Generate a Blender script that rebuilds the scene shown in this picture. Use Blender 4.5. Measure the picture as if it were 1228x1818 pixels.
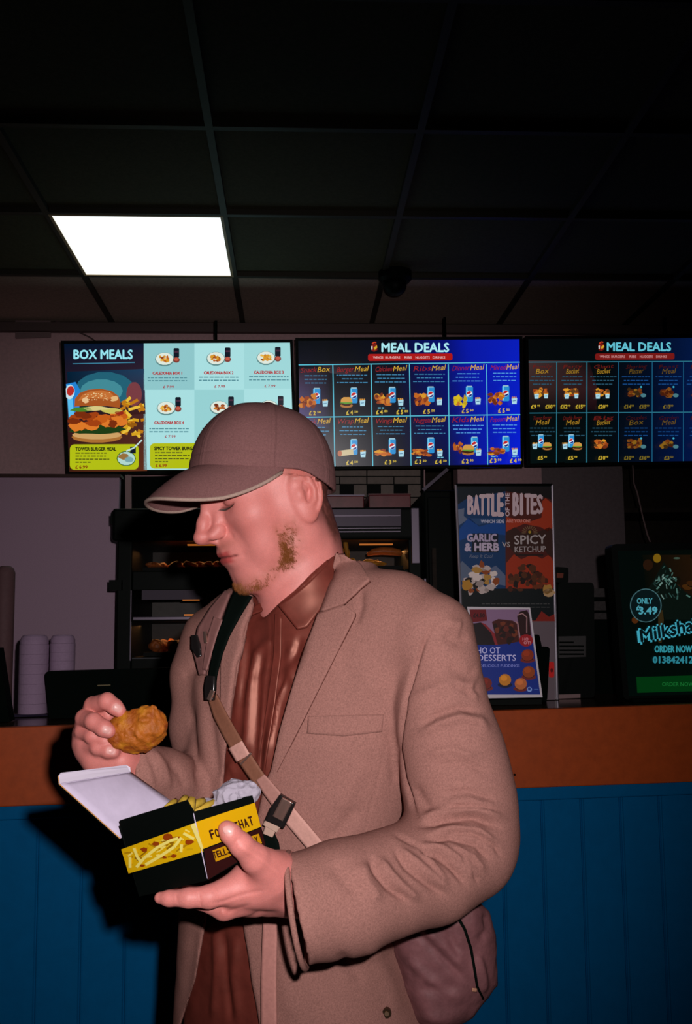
import bpy, math, random
import numpy as np
from mathutils import Vector, Matrix
from mathutils.bvhtree import BVHTree

for o in list(bpy.data.objects):
    bpy.data.objects.remove(o)
C = bpy.context.scene
COL = C.collection
PI = math.pi

# ------------------------------------------------------------------ camera
FPX = 1769.0
CX, CY = 614.0, 909.0
PITCH, YAW, ROLL = math.radians(6.69), math.radians(2.98), math.radians(0.6)
CAM = Vector((0, 0, 1.45))
FW = Vector((math.sin(YAW)*math.cos(PITCH), math.cos(YAW)*math.cos(PITCH), math.sin(PITCH)))
R0 = Vector((math.cos(YAW), -math.sin(YAW), 0))
U0 = R0.cross(FW)
RT = R0*math.cos(ROLL) - U0*math.sin(ROLL)
UP = R0*math.sin(ROLL) + U0*math.cos(ROLL)
cd = bpy.data.cameras.new('camera')
cam = bpy.data.objects.new('camera', cd)
COL.objects.link(cam)
cd.sensor_fit = 'VERTICAL'
cd.sensor_height = 36.0
cd.sensor_width = 24.0
cd.lens = 36.0*FPX/1818.0
cd.clip_start = 0.05
M = Matrix((RT, UP, -FW)).transposed().to_4x4()
M.translation = CAM
cam.matrix_world = M
C.camera = cam

# ------------------------------------------------------------------ light and exposure
C.view_settings.view_transform = 'Standard'
C.view_settings.look = 'None'
C.view_settings.gamma = 1
C.view_settings.use_curve_mapping = False
C.view_settings.exposure = 0.0
w = bpy.data.worlds.new('room_dark')
C.world = w
w.use_nodes = True
w.node_tree.nodes['Background'].inputs[0].default_value = (0.6, 0.9, 0.75, 1)
w.node_tree.nodes['Background'].inputs[1].default_value = 0.004


def lamp(name, kind, loc, energy, color, **kw):
    l = bpy.data.lights.new(name, kind)
    l.energy = energy
    l.color = color
    for k, v in kw.items():
        setattr(l, k, v)
    o = bpy.data.objects.new(name, l)
    COL.objects.link(o)
    o.location = loc
    return o


def aim(o, target):
    d = (Vector(target) - o.location).normalized()
    o.rotation_euler = d.to_track_quat('-Z', 'Y').to_euler()


def px(u, v, d):
    """world point seen at photo pixel (u, v) at distance d along the view axis"""
    return CAM + (FW + RT*((u-CX)/FPX) + UP*((CY-v)/FPX))*d


# the camera's own flash, a few centimetres up and to the right of the lens
flash = lamp('camera_flash', 'SPOT', CAM + RT*0.07 + UP*0.075 - FW*0.01, 88.0, (1.0, 0.93, 0.93),
             spot_size=math.radians(66), spot_blend=1.0, shadow_soft_size=0.012)
aim(flash, px(505, 1150, 1.4))


def proj(P):
    """pixel u, v and axis depth for an (N,3) array"""
    Q = P - np.array(CAM)
    d = Q @ np.array(FW)
    return CX + FPX*(Q @ np.array(RT))/d, CY - FPX*(Q @ np.array(UP))/d, d


# ------------------------------------------------------------------ materials
def lin(c):
    return tuple((x/12.92 if x <= 0.04045 else ((x+0.055)/1.055)**2.4) for x in [q/255.0 for q in c])


MATS = {}


def mat(name, color, rough=0.7, metal=0.0, spec=0.3, noise=None, bump=None, sheen=0.0, attr=None, emit=None,
        coat=0.0, trans=0.0, tint=None, wave=None, emit_attr=None, sss=0.0):
    """color is linear rgb; noise=(scale, amount); bump=(scale, strength, distance)"""
    if name in MATS:
        return MATS[name]
    m = bpy.data.materials.new(name)
    m.use_nodes = True
    nt = m.node_tree
    b = nt.nodes['Principled BSDF']
    L = nt.links.new
    b.inputs['Base Color'].default_value = (*color, 1)
    b.inputs['Roughness'].default_value = rough
    b.inputs['Metallic'].default_value = metal
    b.inputs['Specular IOR Level'].default_value = spec
    b.inputs['Coat Weight'].default_value = coat
    b.inputs['Coat Roughness'].default_value = 0.15
    b.inputs['Transmission Weight'].default_value = trans
    if tint:
        b.inputs['Specular Tint'].default_value = (*tint, 1)
    if sss:
        b.inputs['Subsurface Weight'].default_value = sss
        b.inputs['Subsurface Radius'].default_value = (0.012, 0.004, 0.002)
        b.inputs['Subsurface Scale'].default_value = 0.6
    if sheen:
        b.inputs['Sheen Weight'].default_value = sheen
        b.inputs['Sheen Roughness'].default_value = 0.5
    src = None
    if attr:
        a = nt.nodes.new('ShaderNodeAttribute')
        a.attribute_name = attr
        src = a.outputs['Color']
    tc = nt.nodes.new('ShaderNodeTexCoord')
    if noise:
        n = nt.nodes.new('ShaderNodeTexNoise')
        n.inputs['Scale'].default_value = noise[0]
        n.inputs['Detail'].default_value = 6
        n.inputs['Roughness'].default_value = 0.7
        L(tc.outputs['Object'], n.inputs['Vector'])
        mr = nt.nodes.new('ShaderNodeMapRange')
        mr.inputs['From Min'].default_value = 0.3
        mr.inputs['From Max'].default_value = 0.7
        mr.inputs['To Min'].default_value = 1-noise[1]
        mr.inputs['To Max'].default_value = 1+noise[1]
        L(n.outputs['Fac'], mr.inputs['Value'])
        mx = nt.nodes.new('ShaderNodeVectorMath')
        mx.operation = 'SCALE'
        if src:
            L(src, mx.inputs[0])
        else:
            mx.inputs[0].default_value = color
        L(mr.outputs[0], mx.inputs['Scale'])
        src = mx.outputs[0]
    if src:
        L(src, b.inputs['Base Color'])
    if bump:
        if wave:
            n2 = nt.nodes.new('ShaderNodeTexWave')
            n2.inputs['Scale'].default_value = bump[0]
            n2.inputs['Distortion'].default_value = 4
        else:
            n2 = nt.nodes.new('ShaderNodeTexNoise')
            n2.inputs['Scale'].default_value = bump[0]
            n2.inputs['Detail'].default_value = 4
        L(tc.outputs['Object'], n2.inputs['Vector'])
        bp = nt.nodes.new('ShaderNodeBump')
        bp.inputs['Strength'].default_value = bump[1]
        bp.inputs['Distance'].default_value = bump[2]
        L(n2.outputs[0], bp.inputs['Height'])
        L(bp.outputs[0], b.inputs['Normal'])
    if emit:
        b.inputs['Emission Color'].default_value = (*emit[0], 1)
        b.inputs['Emission Strength'].default_value = emit[1]
    if emit_attr:
        a = nt.nodes.new('ShaderNodeAttribute')
        a.attribute_name = emit_attr[0]
        L(a.outputs['Color'], b.inputs['Emission Color'])
        b.inputs['Emission Strength'].default_value = emit_attr[1]
    MATS[name] = m
    return m


# ------------------------------------------------------------------ object helpers
def tag(o, label=None, cat=None, group=None, kind=None):
    if label: o['label'] = label
    if cat: o['category'] = cat
    if group: o['group'] = group
    if kind: o['kind'] = kind
    return o


def thing(name, loc, label, cat, group=None):
    o = bpy.data.objects.new(name, None)
    o.empty_display_size = 0.05
    COL.objects.link(o)
    o.location = loc
    return tag(o, label, cat, group)


def wloc(o):
    l = Vector(o.location)
    return l if o.parent is None else l + wloc(o.parent)


def mesh(name, verts, faces, m, parent=None, smooth=False, col=None, origin=None):
    """verts in world coordinates; the object's origin is the parent's place or 'origin'"""
    V = np.asarray(verts, dtype=float)
    base = wloc(parent) if parent is not None else (Vector(origin) if origin is not None else Vector((0, 0, 0)))
    org = Vector(origin) if origin is not None else base
    me = bpy.data.meshes.new(name)
    me.from_pydata([tuple(p) for p in (V - np.array(org))], [], [tuple(int(i) for i in f) for f in faces])
    me.update()
    if smooth:
        me.polygons.foreach_set('use_smooth', [True]*len(me.polygons))
    if col is not None:
        a = me.color_attributes.new('col', 'FLOAT_COLOR', 'POINT')
        cc = np.ones((len(V), 4), dtype=np.float32)
        cc[:, :3] = col
        a.data.foreach_set('color', cc.ravel())
    o = bpy.data.objects.new(name, me)
    if m is not None:
        me.materials.append(m)
    COL.objects.link(o)
    if parent is not None:
        o.parent = parent
        o.location = org - base
    else:
        o.location = org
    return o


class MB:
    """collects simple solids into one mesh"""
    def __init__(s):
        s.v = []
        s.f = []

    def add(s, vs, fs):
        k = len(s.v)
        s.v += [tuple(p) for p in vs]
        s.f += [tuple(i+k for i in f) for f in fs]
        return s

    def hexa(s, p):
        """8 corners: bottom 4 ccw then top 4"""
        return s.add(p, [(0, 3, 2, 1), (4, 5, 6, 7), (0, 1, 5, 4), (1, 2, 6, 5), (2, 3, 7, 6), (3, 0, 4, 7)])

    def box(s, lo, hi):
        x0, y0, z0 = lo
        x1, y1, z1 = hi
        return s.hexa([(x0, y0, z0), (x1, y0, z0), (x1, y1, z0), (x0, y1, z0),
                       (x0, y0, z1), (x1, y0, z1), (x1, y1, z1), (x0, y1, z1)])

    def slab(s, quad, back):
        """quad of 4 world points (front face) extruded by vector back"""
        q = [Vector(p) for p in quad]
        b = Vector(back)
        return s.hexa([q[0], q[1], q[2], q[3], q[0]+b, q[1]+b, q[2]+b, q[3]+b])

    def tube(s, pts, r, n=10, caps=True):
        pts = [Vector(p) for p in pts]
        rr = r if isinstance(r, (list, tuple)) else [r]*len(pts)
        rings = []
        prev = None
        for i, p in enumerate(pts):
            t = (pts[min(i+1, len(pts)-1)] - pts[max(i-1, 0)]).normalized()
            a = prev if prev is not None else (Vector((0, 0, 1)) if abs(t.z) < 0.9 else Vector((1, 0, 0)))
            x = (a - t*a.dot(t)).normalized()
            prev = x
            y = t.cross(x)
            rings.append([p + (x*math.cos(2*PI*k/n) + y*math.sin(2*PI*k/n))*rr[i] for k in range(n)])
        vs = [q for g in rings for q in g]
        fs = []
        for i in range(len(pts)-1):
            for k in range(n):
                a = i*n+k
                b = i*n+(k+1) % n
                fs.append((a, b, b+n, a+n))
        if caps:
            fs.append(tuple(reversed(range(n))))
            fs.append(tuple(range(len(vs)-n, len(vs))))
        return s.add(vs, fs)

    def lathe(s, c, prof, n=24, ax=None):
        """profile of (radius, height) about vertical axis at c"""
        c = Vector(c)
        vs = []
        fs = []
        for r, h in prof:
            for k in range(n):
                vs.append(c + Vector((r*math.cos(2*PI*k/n), r*math.sin(2*PI*k/n), h)))
        for i in range(len(prof)-1):
            for k in range(n):
                a = i*n+k
                b = i*n+(k+1) % n
                fs.append((a, b, b+n, a+n))
        fs.append(tuple(reversed(range(n))))
        fs.append(tuple(range(len(vs)-n, len(vs))))
        return s.add(vs, fs)

    def build(s, name, m, parent=None, smooth=False, bevel=0.0, origin=None):
        o = mesh(name, s.v, s.f, m, parent, smooth, origin=origin)
        if bevel:
            b = o.modifiers.new('soft_edge', 'BEVEL')
            b.width = bevel
            b.segments = 3
            b.limit_method = 'ANGLE'
        return o


def sheet(G, th):
    """closed thin solid from an (n,m,3) grid; thickness along grid normals"""
    G = np.asarray(G, dtype=float)
    n, m = G.shape[:2]
    du = np.gradient(G, axis=0)
    dv = np.gradient(G, axis=1)
    N = np.cross(du, dv)
    N /= (np.linalg.norm(N, axis=2, keepdims=True)+1e-12)
    A = (G + N*th/2).reshape(-1, 3)
    B = (G - N*th/2).reshape(-1, 3)
    V = np.vstack([A, B])
    K = n*m
    F = []
    for i in range(n-1):
        for j in range(m-1):
            a = i*m+j
            F.append((a, a+m, a+m+1, a+1))
            F.append((K+a, K+a+1, K+a+m+1, K+a+m))
    def side(idx):
        for a, b in zip(idx[:-1], idx[1:]):
            F.append((a, b, K+b, K+a))
    side([j for j in range(m)])
    side([i*m+m-1 for i in range(n)])
    side([(n-1)*m+j for j in range(m-1, -1, -1)])
    side([i*m for i in range(n-1, -1, -1)])
    return V, F


# ------------------------------------------------------------------ flat artwork laid on a real plane
_TXT = {}


def glyphs(s, bold):
    key = (s, bold)
    if key in _TXT:
        return _TXT[key]
    cu = bpy.data.curves.new('t', 'FONT')
    cu.body = s
    cu.size = 1.0
    cu.resolution_u = 2
    cu.fill_mode = 'FRONT'
    ob = bpy.data.objects.new('t', cu)
    me = ob.to_mesh()
    vs = np.array([v.co[:2] for v in me.vertices]) if len(me.vertices) else np.zeros((0, 2))
    fs = [tuple(p.vertices) for p in me.polygons]
    ob.to_mesh_clear()
    bpy.data.objects.remove(ob)
    bpy.data.curves.remove(cu)
    _TXT[key] = (vs, fs)
    return _TXT[key]


class Art:
    def __init__(s, p0, p1, p2, step=0.0004):
        s.p0 = Vector(p0)
        n = (Vector(p1)-s.p0).cross(Vector(p2)-s.p0).normalized()
        if n.dot(CAM - s.p0) < 0:
            n = -n
        s.n = n
        s.v, s.f, s.c = [], [], []
        s.k = 1
        s.step = step

    def at(s, u, v, off=0.0):
        r = (FW + RT*((u-CX)/FPX) + UP*((CY-v)/FPX))
        t = (s.p0 + s.n*off - CAM).dot(s.n)/r.dot(s.n)
        return CAM + r*t

    def raw(s, pts, faces, col, lay=None):
        k = len(s.v)
        off = s.step*(s.k if lay is None else lay)
        c = lin(col)
        for u, v in pts:
            s.v.append(tuple(s.at(u, v, off)))
            s.c.append(c)
        s.f += [tuple(i+k for i in f) for f in faces]

    def poly(s, pts, col, lay=None):
        s.raw(pts, [tuple(range(len(pts)))], col, lay)

    def rect(s, u0, v0, u1, v1, col, lay=None, sk=0.0):
        s.poly([(u0, v0), (u1, v0+sk*(u1-u0)), (u1, v1+sk*(u1-u0)), (u0, v1)], col, lay)

    def grad(s, quad, cols, lay=None, n=6):
        """quad TL,TR,BR,BL with 4 corner colours (printed picture area)"""
        k = len(s.v)
        off = s.step*(s.k if lay is None else lay)
        q = [np.array(p, float) for p in quad]
        cc = [np.array(lin(c)) for c in cols]
        for i in range(n+1):
            for j in range(n+1):
                a, b = j/n, i/n
                p = q[0]*(1-a)*(1-b)+q[1]*a*(1-b)+q[2]*a*b+q[3]*(1-a)*b
                c = cc[0]*(1-a)*(1-b)+cc[1]*a*(1-b)+cc[2]*a*b+cc[3]*(1-a)*b
                s.v.append(tuple(s.at(p[0], p[1], off)))
                s.c.append(tuple(c))
        for i in range(n):
            for j in range(n):
                a = k+i*(n+1)+j
                s.f.append((a, a+n+1, a+n+2, a+1))

    def rrect(s, u0, v0, u1, v1, r, col, lay=None, sk=0.0):
        pts = []
        for cx, cy, a0 in ((u1-r, v0+r, -90), (u1-r, v1-r, 0), (u0+r, v1-r, 90), (u0+r, v0+r, 180)):
            for k in range(5):
                a = math.radians(a0+k*22.5)
                x = cx+r*math.cos(a)
                pts.append((x, cy+r*math.sin(a)+sk*(x-u0)))
        s.poly(pts, col, lay)

    def ell(s, u, v, a, b, col, lay=None, rot=0.0, n=14):
        cr, sr = math.cos(rot), math.sin(rot)
        s.poly([(u+a*math.cos(t)*cr-b*math.sin(t)*sr, v+a*math.cos(t)*sr+b*math.sin(t)*cr)
                for t in [2*PI*k/n for k in range(n)]], col, lay)

    def blob(s, u, v, a, b, col, lay=None, rnd=random, n=11, j=0.25):
        s.poly([(u+a*(1+rnd.uniform(-j, j))*math.cos(t), v+b*(1+rnd.uniform(-j, j))*math.sin(t))
                for t in [2*PI*k/n for k in range(n)]], col, lay)

    def line(s, pts, w, col, lay=None):
        for (a, b), (c, d) in zip(pts[:-1], pts[1:]):
            l = math.hypot(c-a, d-b) or 1
            nx, ny = -(d-b)/l*w/2, (c-a)/l*w/2
            s.poly([(a+nx, b+ny), (c+nx, d+ny), (c-nx, d-ny), (a-nx, b-ny)], col, lay)

    def text(s, t, u, v, h, col, w=None, bold=0.03, shear=0.0, ang=0.0, lay=None, align='c'):
        """cap height h px, baseline centre (or left) at u, v; w = total width in px"""
        vs, fs = glyphs(t, 0)
        if not len(vs):
            return
        x0, x1 = vs[:, 0].min(), vs[:, 0].max()
        sy = h/0.72
        sx = sy if w is None else w/max(x1-x0, 1e-6)
        X = (vs[:, 0]-(x0 if align == 'l' else (x0+x1)/2))*sx
        Y = vs[:, 1]*sy
        X = X + shear*Y
        ca, sa = math.cos(ang), math.sin(ang)
        b = bold*sy*.9
        k0 = s.k if lay is None else lay
        for i, (bx, by) in enumerate(((0, 0), (b, 0), (-b, 0), (0, b), (0, -b)) if b > .12 else ((0, 0),)):
            s.raw([(u+(x+bx)*ca-(y+by)*sa, v-((x+bx)*sa+(y+by)*ca)) for x, y in zip(X, Y)], fs, col, k0+.07*i)

    def up(s, k=1):
        s.k += k
        return s

    def build(s, name, m, parent):
        return mesh(name, s.v, s.f, m, parent, False, np.array(s.c))


# ------------------------------------------------------------------ implicit modelling
def smin(a, b, k):
    h = np.clip(0.5+0.5*(b-a)/k, 0, 1)
    return b*(1-h)+a*h-k*h*(1-h)


def smax(a, b, k):
    return -smin(-a, -b, k)


def ell(P, c, r, R=None):
    p = P - np.array(c, dtype=np.float32)
    if R is not None:
        p = p @ R
    r = np.array(r, dtype=np.float32)
    k0 = np.sqrt(((p/r)**2).sum(1))
    k1 = np.sqrt(((p/(r*r))**2).sum(1))+1e-9
    return k0*(k0-1)/k1


def cone(P, a, b, ra, rb):
    a = np.array(a, dtype=np.float32)
    b = np.array(b, dtype=np.float32)
    ab = b-a
    t = np.clip(((P-a) @ ab)/(ab @ ab+1e-12), 0, 1)
    return np.sqrt(((P - a - t[:, None]*ab)**2).sum(1)) - (ra+(rb-ra)*t)


def chain(P, pts, k=0.004):
    """pts = [(point, radius), ...]"""
    d = None
    for (a, ra), (b, rb) in zip(pts[:-1], pts[1:]):
        e = cone(P, a, b, ra, rb)
        d = e if d is None else smin(d, e, k)
    return d


def pc(*rows):
    return [(tuple(px(u, v, d)), r) for u, v, d, r in rows]


def polysd(U, V, poly):
    """signed distance in px to a polygon, negative inside"""
    d2 = np.full(U.shape, 1e12)
    ins = np.zeros(U.shape, bool)
    n = len(poly)
    for i in range(n):
        ax, ay = poly[i]
        bx, by = poly[(i+1) % n]
        ex, ey = bx-ax, by-ay
        t = np.clip(((U-ax)*ex+(V-ay)*ey)/(ex*ex+ey*ey+1e-9), 0, 1)
        d2 = np.minimum(d2, (U-ax-t*ex)**2+(V-ay-t*ey)**2)
        c = ((ay > V) != (by > V)) & (U < (bx-ax)*(V-ay)/((by-ay) if by != ay else 1e-9)+ax)
        ins ^= c
    return np.where(ins, -1, 1)*np.sqrt(d2)


def strokes(U, V, S):
    """height field made of soft strokes: (amp_m, width_px, [(u,v)...])"""
    H = np.zeros(U.shape)
    for amp, wd, pts in S:
        L = [0]
        for (a, b), (c, d) in zip(pts[:-1], pts[1:]):
            L.append(L[-1]+math.hypot(c-a, d-b))
        best = np.full(U.shape, 1e9)
        bt = np.zeros(U.shape)
        for i, ((a, b), (c, d)) in enumerate(zip(pts[:-1], pts[1:])):
            ex, ey = c-a, d-b
            t = np.clip(((U-a)*ex+(V-b)*ey)/(ex*ex+ey*ey+1e-9), 0, 1)
            q = (U-a-t*ex)**2+(V-b-t*ey)**2
            mk = q < best
            best = np.where(mk, q, best)
            bt = np.where(mk, (L[i]+t*(L[i+1]-L[i]))/L[-1], bt)
        env = np.clip(np.minimum(bt, 1-bt)*5+0.15, 0, 1)
        H += amp*env*np.exp(-best/(wd*wd))
    return H


def vnoise(P, s, seed=0):
    Q = P*s
    I = np.floor(Q).astype(np.int64)
    F = Q-I
    F = F*F*(3-2*F)
    def h(i, j, k):
        n = (i*73856093) ^ (j*19349663) ^ (k*83492791) ^ (seed*2654435)
        n = (n ^ (n >> 13))*1274126177
        return ((n ^ (n >> 16)) & 65535)/32767.5-1
    r = 0
    for dx in (0, 1):
        for dy in (0, 1):
            for dz in (0, 1):
                wt = (F[:, 0] if dx else 1-F[:, 0])*(F[:, 1] if dy else 1-F[:, 1])*(F[:, 2] if dz else 1-F[:, 2])
                r = r+wt*h(I[:, 0]+dx, I[:, 1]+dy, I[:, 2]+dz)
    return r


def nets(f, lo, hi, h):
    """surface nets on a sparse grid"""
    lo = np.array(lo, dtype=np.float64)
    hi = np.array(hi, dtype=np.float64)
    B = 8
    nb = np.ceil((hi-lo)/(h*B)).astype(int)
    n = nb*B
    cg = [lo[a]+(np.arange(nb[a])+0.5)*B*h-h/2 for a in range(3)]
    G = np.stack(np.meshgrid(*cg, indexing='ij'), -1).reshape(-1, 3).astype(np.float32)
    fc = f(G)
    F = np.repeat(np.repeat(np.repeat(fc.reshape(nb), B, 0), B, 1), B, 2).astype(np.float32)
    act = np.where(np.abs(fc) < B*h*1.25)[0]
    bi = np.stack(np.unravel_index(act, nb), -1)
    loc = np.stack(np.meshgrid(*[np.arange(B)]*3, indexing='ij'), -1).reshape(-1, 3)
    ch = 1500
    for s in range(0, len(bi), ch):
        idx = (bi[s:s+ch, None, :]*B+loc[None]).reshape(-1, 3)
        P = (lo+idx*h).astype(np.float32)
        F[idx[:, 0], idx[:, 1], idx[:, 2]] = f(P)
    F[0] = F[-1] = 1; F[:, 0] = F[:, -1] = 1; F[:, :, 0] = F[:, :, -1] = 1
    S = F < 0
    c8 = [(i, j, k) for i in (0, 1) for j in (0, 1) for k in (0, 1)]
    cnt = sum(S[i:n[0]-1+i, j:n[1]-1+j, k:n[2]-1+k].astype(np.int8) for i, j, k in c8)
    cells = np.stack(np.where((cnt > 0) & (cnt < 8)), -1)
    vid = np.full(tuple(n-1), -1, dtype=np.int64)
    vid[cells[:, 0], cells[:, 1], cells[:, 2]] = np.arange(len(cells))
    acc = np.zeros((len(cells), 3))
    num = np.zeros(len(cells))
    for a in range(3):
        for q in c8:
            if q[a]:
                continue
            q2 = list(q); q2[a] = 1
            f0 = F[cells[:, 0]+q[0], cells[:, 1]+q[1], cells[:, 2]+q[2]]
            f1 = F[cells[:, 0]+q2[0], cells[:, 1]+q2[1], cells[:, 2]+q2[2]]
            mk = (f0 < 0) != (f1 < 0)
            t = np.where(mk, f0/np.where(mk, f0-f1, 1), 0)
            p = np.tile(np.array(q, float), (len(cells), 1))
            p[:, a] += t
            acc += p*mk[:, None]
            num += mk
    V = lo+(cells+acc/num[:, None])*h
    Fs = []
    for a in range(3):
        b, c = (a+1) % 3, (a+2) % 3
        sl0 = [slice(1, n[i]-1) for i in range(3)]
        sl1 = [slice(1, n[i]-1) for i in range(3)]
        sl0[a] = slice(0, n[a]-1)
        sl1[a] = slice(1, n[a])
        A0, A1 = S[tuple(sl0)], S[tuple(sl1)]
        E = np.stack(np.where(A0 != A1), -1)
        ins = A0[E[:, 0], E[:, 1], E[:, 2]]
        E = E+np.array([0 if i == a else 1 for i in range(3)])
        def v(db, dc):
            e = E.copy()
            e[:, b] -= db
            e[:, c] -= dc
            return vid[e[:, 0], e[:, 1], e[:, 2]]
        q = np.stack([v(1, 1), v(0, 1), v(0, 0), v(1, 0)], -1)
        q[~ins] = q[~ins][:, ::-1]
        Fs.append(q)
    return V, np.vstack(Fs)


def vnormals(V, F):
    N = np.zeros_like(V)
    fn = np.cross(V[F[:, 2]]-V[F[:, 0]], V[F[:, 3]]-V[F[:, 1]])
    for k in range(4):
        np.add.at(N, F[:, k], fn)
    return N/(np.linalg.norm(N, axis=1, keepdims=True)+1e-12)


def relax(V, F, it=1, lam=0.5):
    for _ in range(it):
        A = np.zeros_like(V)
        c = np.zeros(len(V))
        for k in range(4):
            np.add.at(A, F[:, k], V[F[:, (k+1) % 4]]+V[F[:, (k+3) % 4]])
            np.add.at(c, F[:, k], 2)
        V = V+lam*(A/c[:, None]-V)
    return V


def bvh(V, F):
    return BVHTree.FromPolygons([tuple(p) for p in V], [tuple(int(i) for i in f) for f in F])


def cast(T, u, v):
    d = (FW + RT*((u-CX)/FPX) + UP*((CY-v)/FPX)).normalized()
    h = T.ray_cast(CAM, d)
    return h[0]


def lerp2(A, B, t):
    return (A[0]+(B[0]-A[0])*t, A[1]+(B[1]-A[1])*t)


def resample(pts, n):
    L = [0]
    for a, b in zip(pts[:-1], pts[1:]):
        L.append(L[-1]+math.dist(a, b))
    out = []
    for k in range(n):
        s = L[-1]*k/(n-1)
        i = 0
        while i < len(L)-2 and L[i+1] < s:
            i += 1
        t = (s-L[i])/max(L[i+1]-L[i], 1e-9)
        out.append(tuple(x+(y-x)*t for x, y in zip(pts[i], pts[i+1])))
    return out


def drape(T, e0, e1, n, m, off, th, smooth=2, fallback=1.3):
    """sheet of cloth lying on surface T between two px edges e0 and e1; rows n along, m across"""
    A = resample(e0, n)
    Bq = resample(e1, n)
    G = np.zeros((n, m, 3))
    D = np.full((n, m), np.nan)
    for i in range(n):
        for j in range(m):
            u, v = lerp2(A[i], Bq[i], j/(m-1))
            h = cast(T, u, v)
            if h is not None:
                D[i, j] = (h-CAM).dot(FW)
    if np.isnan(D).all():
        D[:] = fallback
    med = np.nanmedian(D)
    for i in range(n):
        row = D[i]
        if np.isnan(row).all():
            continue
        ok = ~np.isnan(row)
        D[i] = np.interp(np.arange(m), np.arange(m)[ok], row[ok])
    for j in range(m):
        c_ = D[:, j]
        ok = ~np.isnan(c_)
        D[:, j] = np.interp(np.arange(n), np.arange(n)[ok], c_[ok]) if ok.any() else med
    for _ in range(smooth):
        Q = np.pad(D, 1, mode='edge')
        D = (Q[:-2, 1:-1]+Q[2:, 1:-1]+Q[1:-1, :-2]+Q[1:-1, 2:]+D*2)/6
    for i in range(n):
        for j in range(m):
            u, v = lerp2(A[i], Bq[i], j/(m-1))
            o_ = off[min(j, len(off)-1)] if isinstance(off, (list, tuple)) else off
            G[i, j] = px(u, v, D[i, j]-o_)
    return sheet(G, th)


def strap_edges(pts, w):
    """two px edges for a strap of width w along centre line pts"""
    a, b = [], []
    for i, p in enumerate(pts):
        q0 = pts[max(i-1, 0)]
        q1 = pts[min(i+1, len(pts)-1)]
        dx, dy = q1[0]-q0[0], q1[1]-q0[1]
        l = math.hypot(dx, dy)
        ww = w[i] if isinstance(w, (list, tuple)) else w
        nx, ny = -dy/l*ww/2, dx/l*ww/2
        a.append((p[0]+nx, p[1]+ny))
        b.append((p[0]-nx, p[1]-ny))
    return a, b
# ------------------------------------------------------------------ the room
ZC = 2.86
YW = 4.50


def yplane(u, v, Y):
    r = (FW + RT*((u-CX)/FPX) + UP*((CY-v)/FPX))
    return CAM + r*((Y-CAM.y)/r.y)


def zplane(u, v, Z):
    r = (FW + RT*((u-CX)/FPX) + UP*((CY-v)/FPX))
    return CAM + r*((Z-CAM.z)/r.z)


# materials of the shell
m_wall = mat('painted_wall', (0.68, 0.41, 0.43), 0.8, noise=(60, 0.12), bump=(120, 0.15, 0.002))
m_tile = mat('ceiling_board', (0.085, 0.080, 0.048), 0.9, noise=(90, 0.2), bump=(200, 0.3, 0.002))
m_tbar = mat('ceiling_rail', (0.04, 0.035, 0.025), 0.6)
m_floor = mat('floor_tile', (0.05, 0.045, 0.04), 0.4, noise=(4, 0.2))
m_black = mat('black_plastic', (0.0028, 0.0045, 0.0036), 0.5, spec=0.08)
m_blackm = mat('black_matte', (0.002, 0.004, 0.003), 0.8, spec=0.04)
m_dark = mat('dark_wall', (0.035, 0.024, 0.018), 0.8, noise=(30, 0.3))

MB().box((-3.2, -1.6, -0.06), (4.2, 5.6, 0.0)).build('floor', m_floor)
tag(bpy.data.objects['floor'], kind='structure')
wb = MB()
wb.box((-3.2, YW, 0), (0.60, YW+0.12, ZC))
wb.box((0.60, YW, 2.28), (4.2, YW+0.12, ZC))
wb.box((0.75, YW, 2.10), (1.14, YW+0.12, 2.28))
tag(MB().box((1.14, YW, 0), (1.52, YW+0.12, 2.279)).build('wall_pier', mat('grey_plaster', (0.21, 0.16, 0.17), .8, noise=(60, .15))), kind='structure')
tag(wb.build('wall_back', m_wall), kind='structure')
tag(MB().box((-3.2, -1.6, 0), (-3.08, YW, ZC)).build('wall_left', m_wall), kind='structure')
tag(MB().box((4.08, -1.6, 0), (4.2, 5.6, ZC)).build('wall_right', m_dark), kind='structure')
tag(MB().box((-3.2, -1.72, 0), (4.2, -1.6, ZC)).build('wall_front', m_dark), kind='structure')
# kitchen beyond the opening in the back wall
tag(MB().box((0.2, 5.48, 0), (4.08, 5.6, ZC)).build('wall_kitchen', m_dark), kind='structure')

# ceiling grid, 0.6 m pitch, tied to the light panel
pa, pb, pc_, pd = zplane(85, 380, ZC), zplane(398, 380, ZC), zplane(416, 486, ZC), zplane(148, 486, ZC)
gx = (pd.x + pc_.x + pa.x + pb.x)/4
gy = (pa.y + pc_.y)/2
P6 = (pc_.x - pd.x + pb.x - pa.x)/2
cl = MB()
cl.box((-3.2, -1.6, ZC+0.012), (4.2, 5.6, ZC+0.10))
tag(MB().box((-3.08, gy+P6*0.5+0.011, ZC+0.004), (4.08, YW, ZC+0.0118)).build('trim_lit_row', mat('lit_ceiling_board', (0.46, 0.33, 0.27), .9, noise=(90, .2))), kind='structure')  # row by the wall: glow of the screens painted in as a lighter colour
tag(cl.build('ceiling', m_tile), kind='structure')
k = 0
bars = MB()
i0 = int((-3.0-gx)/P6)-1
for i in range(i0, i0+14):
    x = gx+P6*(i+0.5)
    if -3.15 < x < 4.1:
        bars.box((x-0.011, -1.6, ZC-0.008), (x+0.011, YW, ZC+0.012))
for i in range(-9, 3):
    y = gy+P6*(i+0.5)
    if -1.5 < y < YW-0.05:
        bars.box((-3.08, y-0.011, ZC-0.0075), (4.08, y+0.011, ZC+0.012))
tag(bars.build('trim_1', m_tbar), kind='structure')
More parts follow.
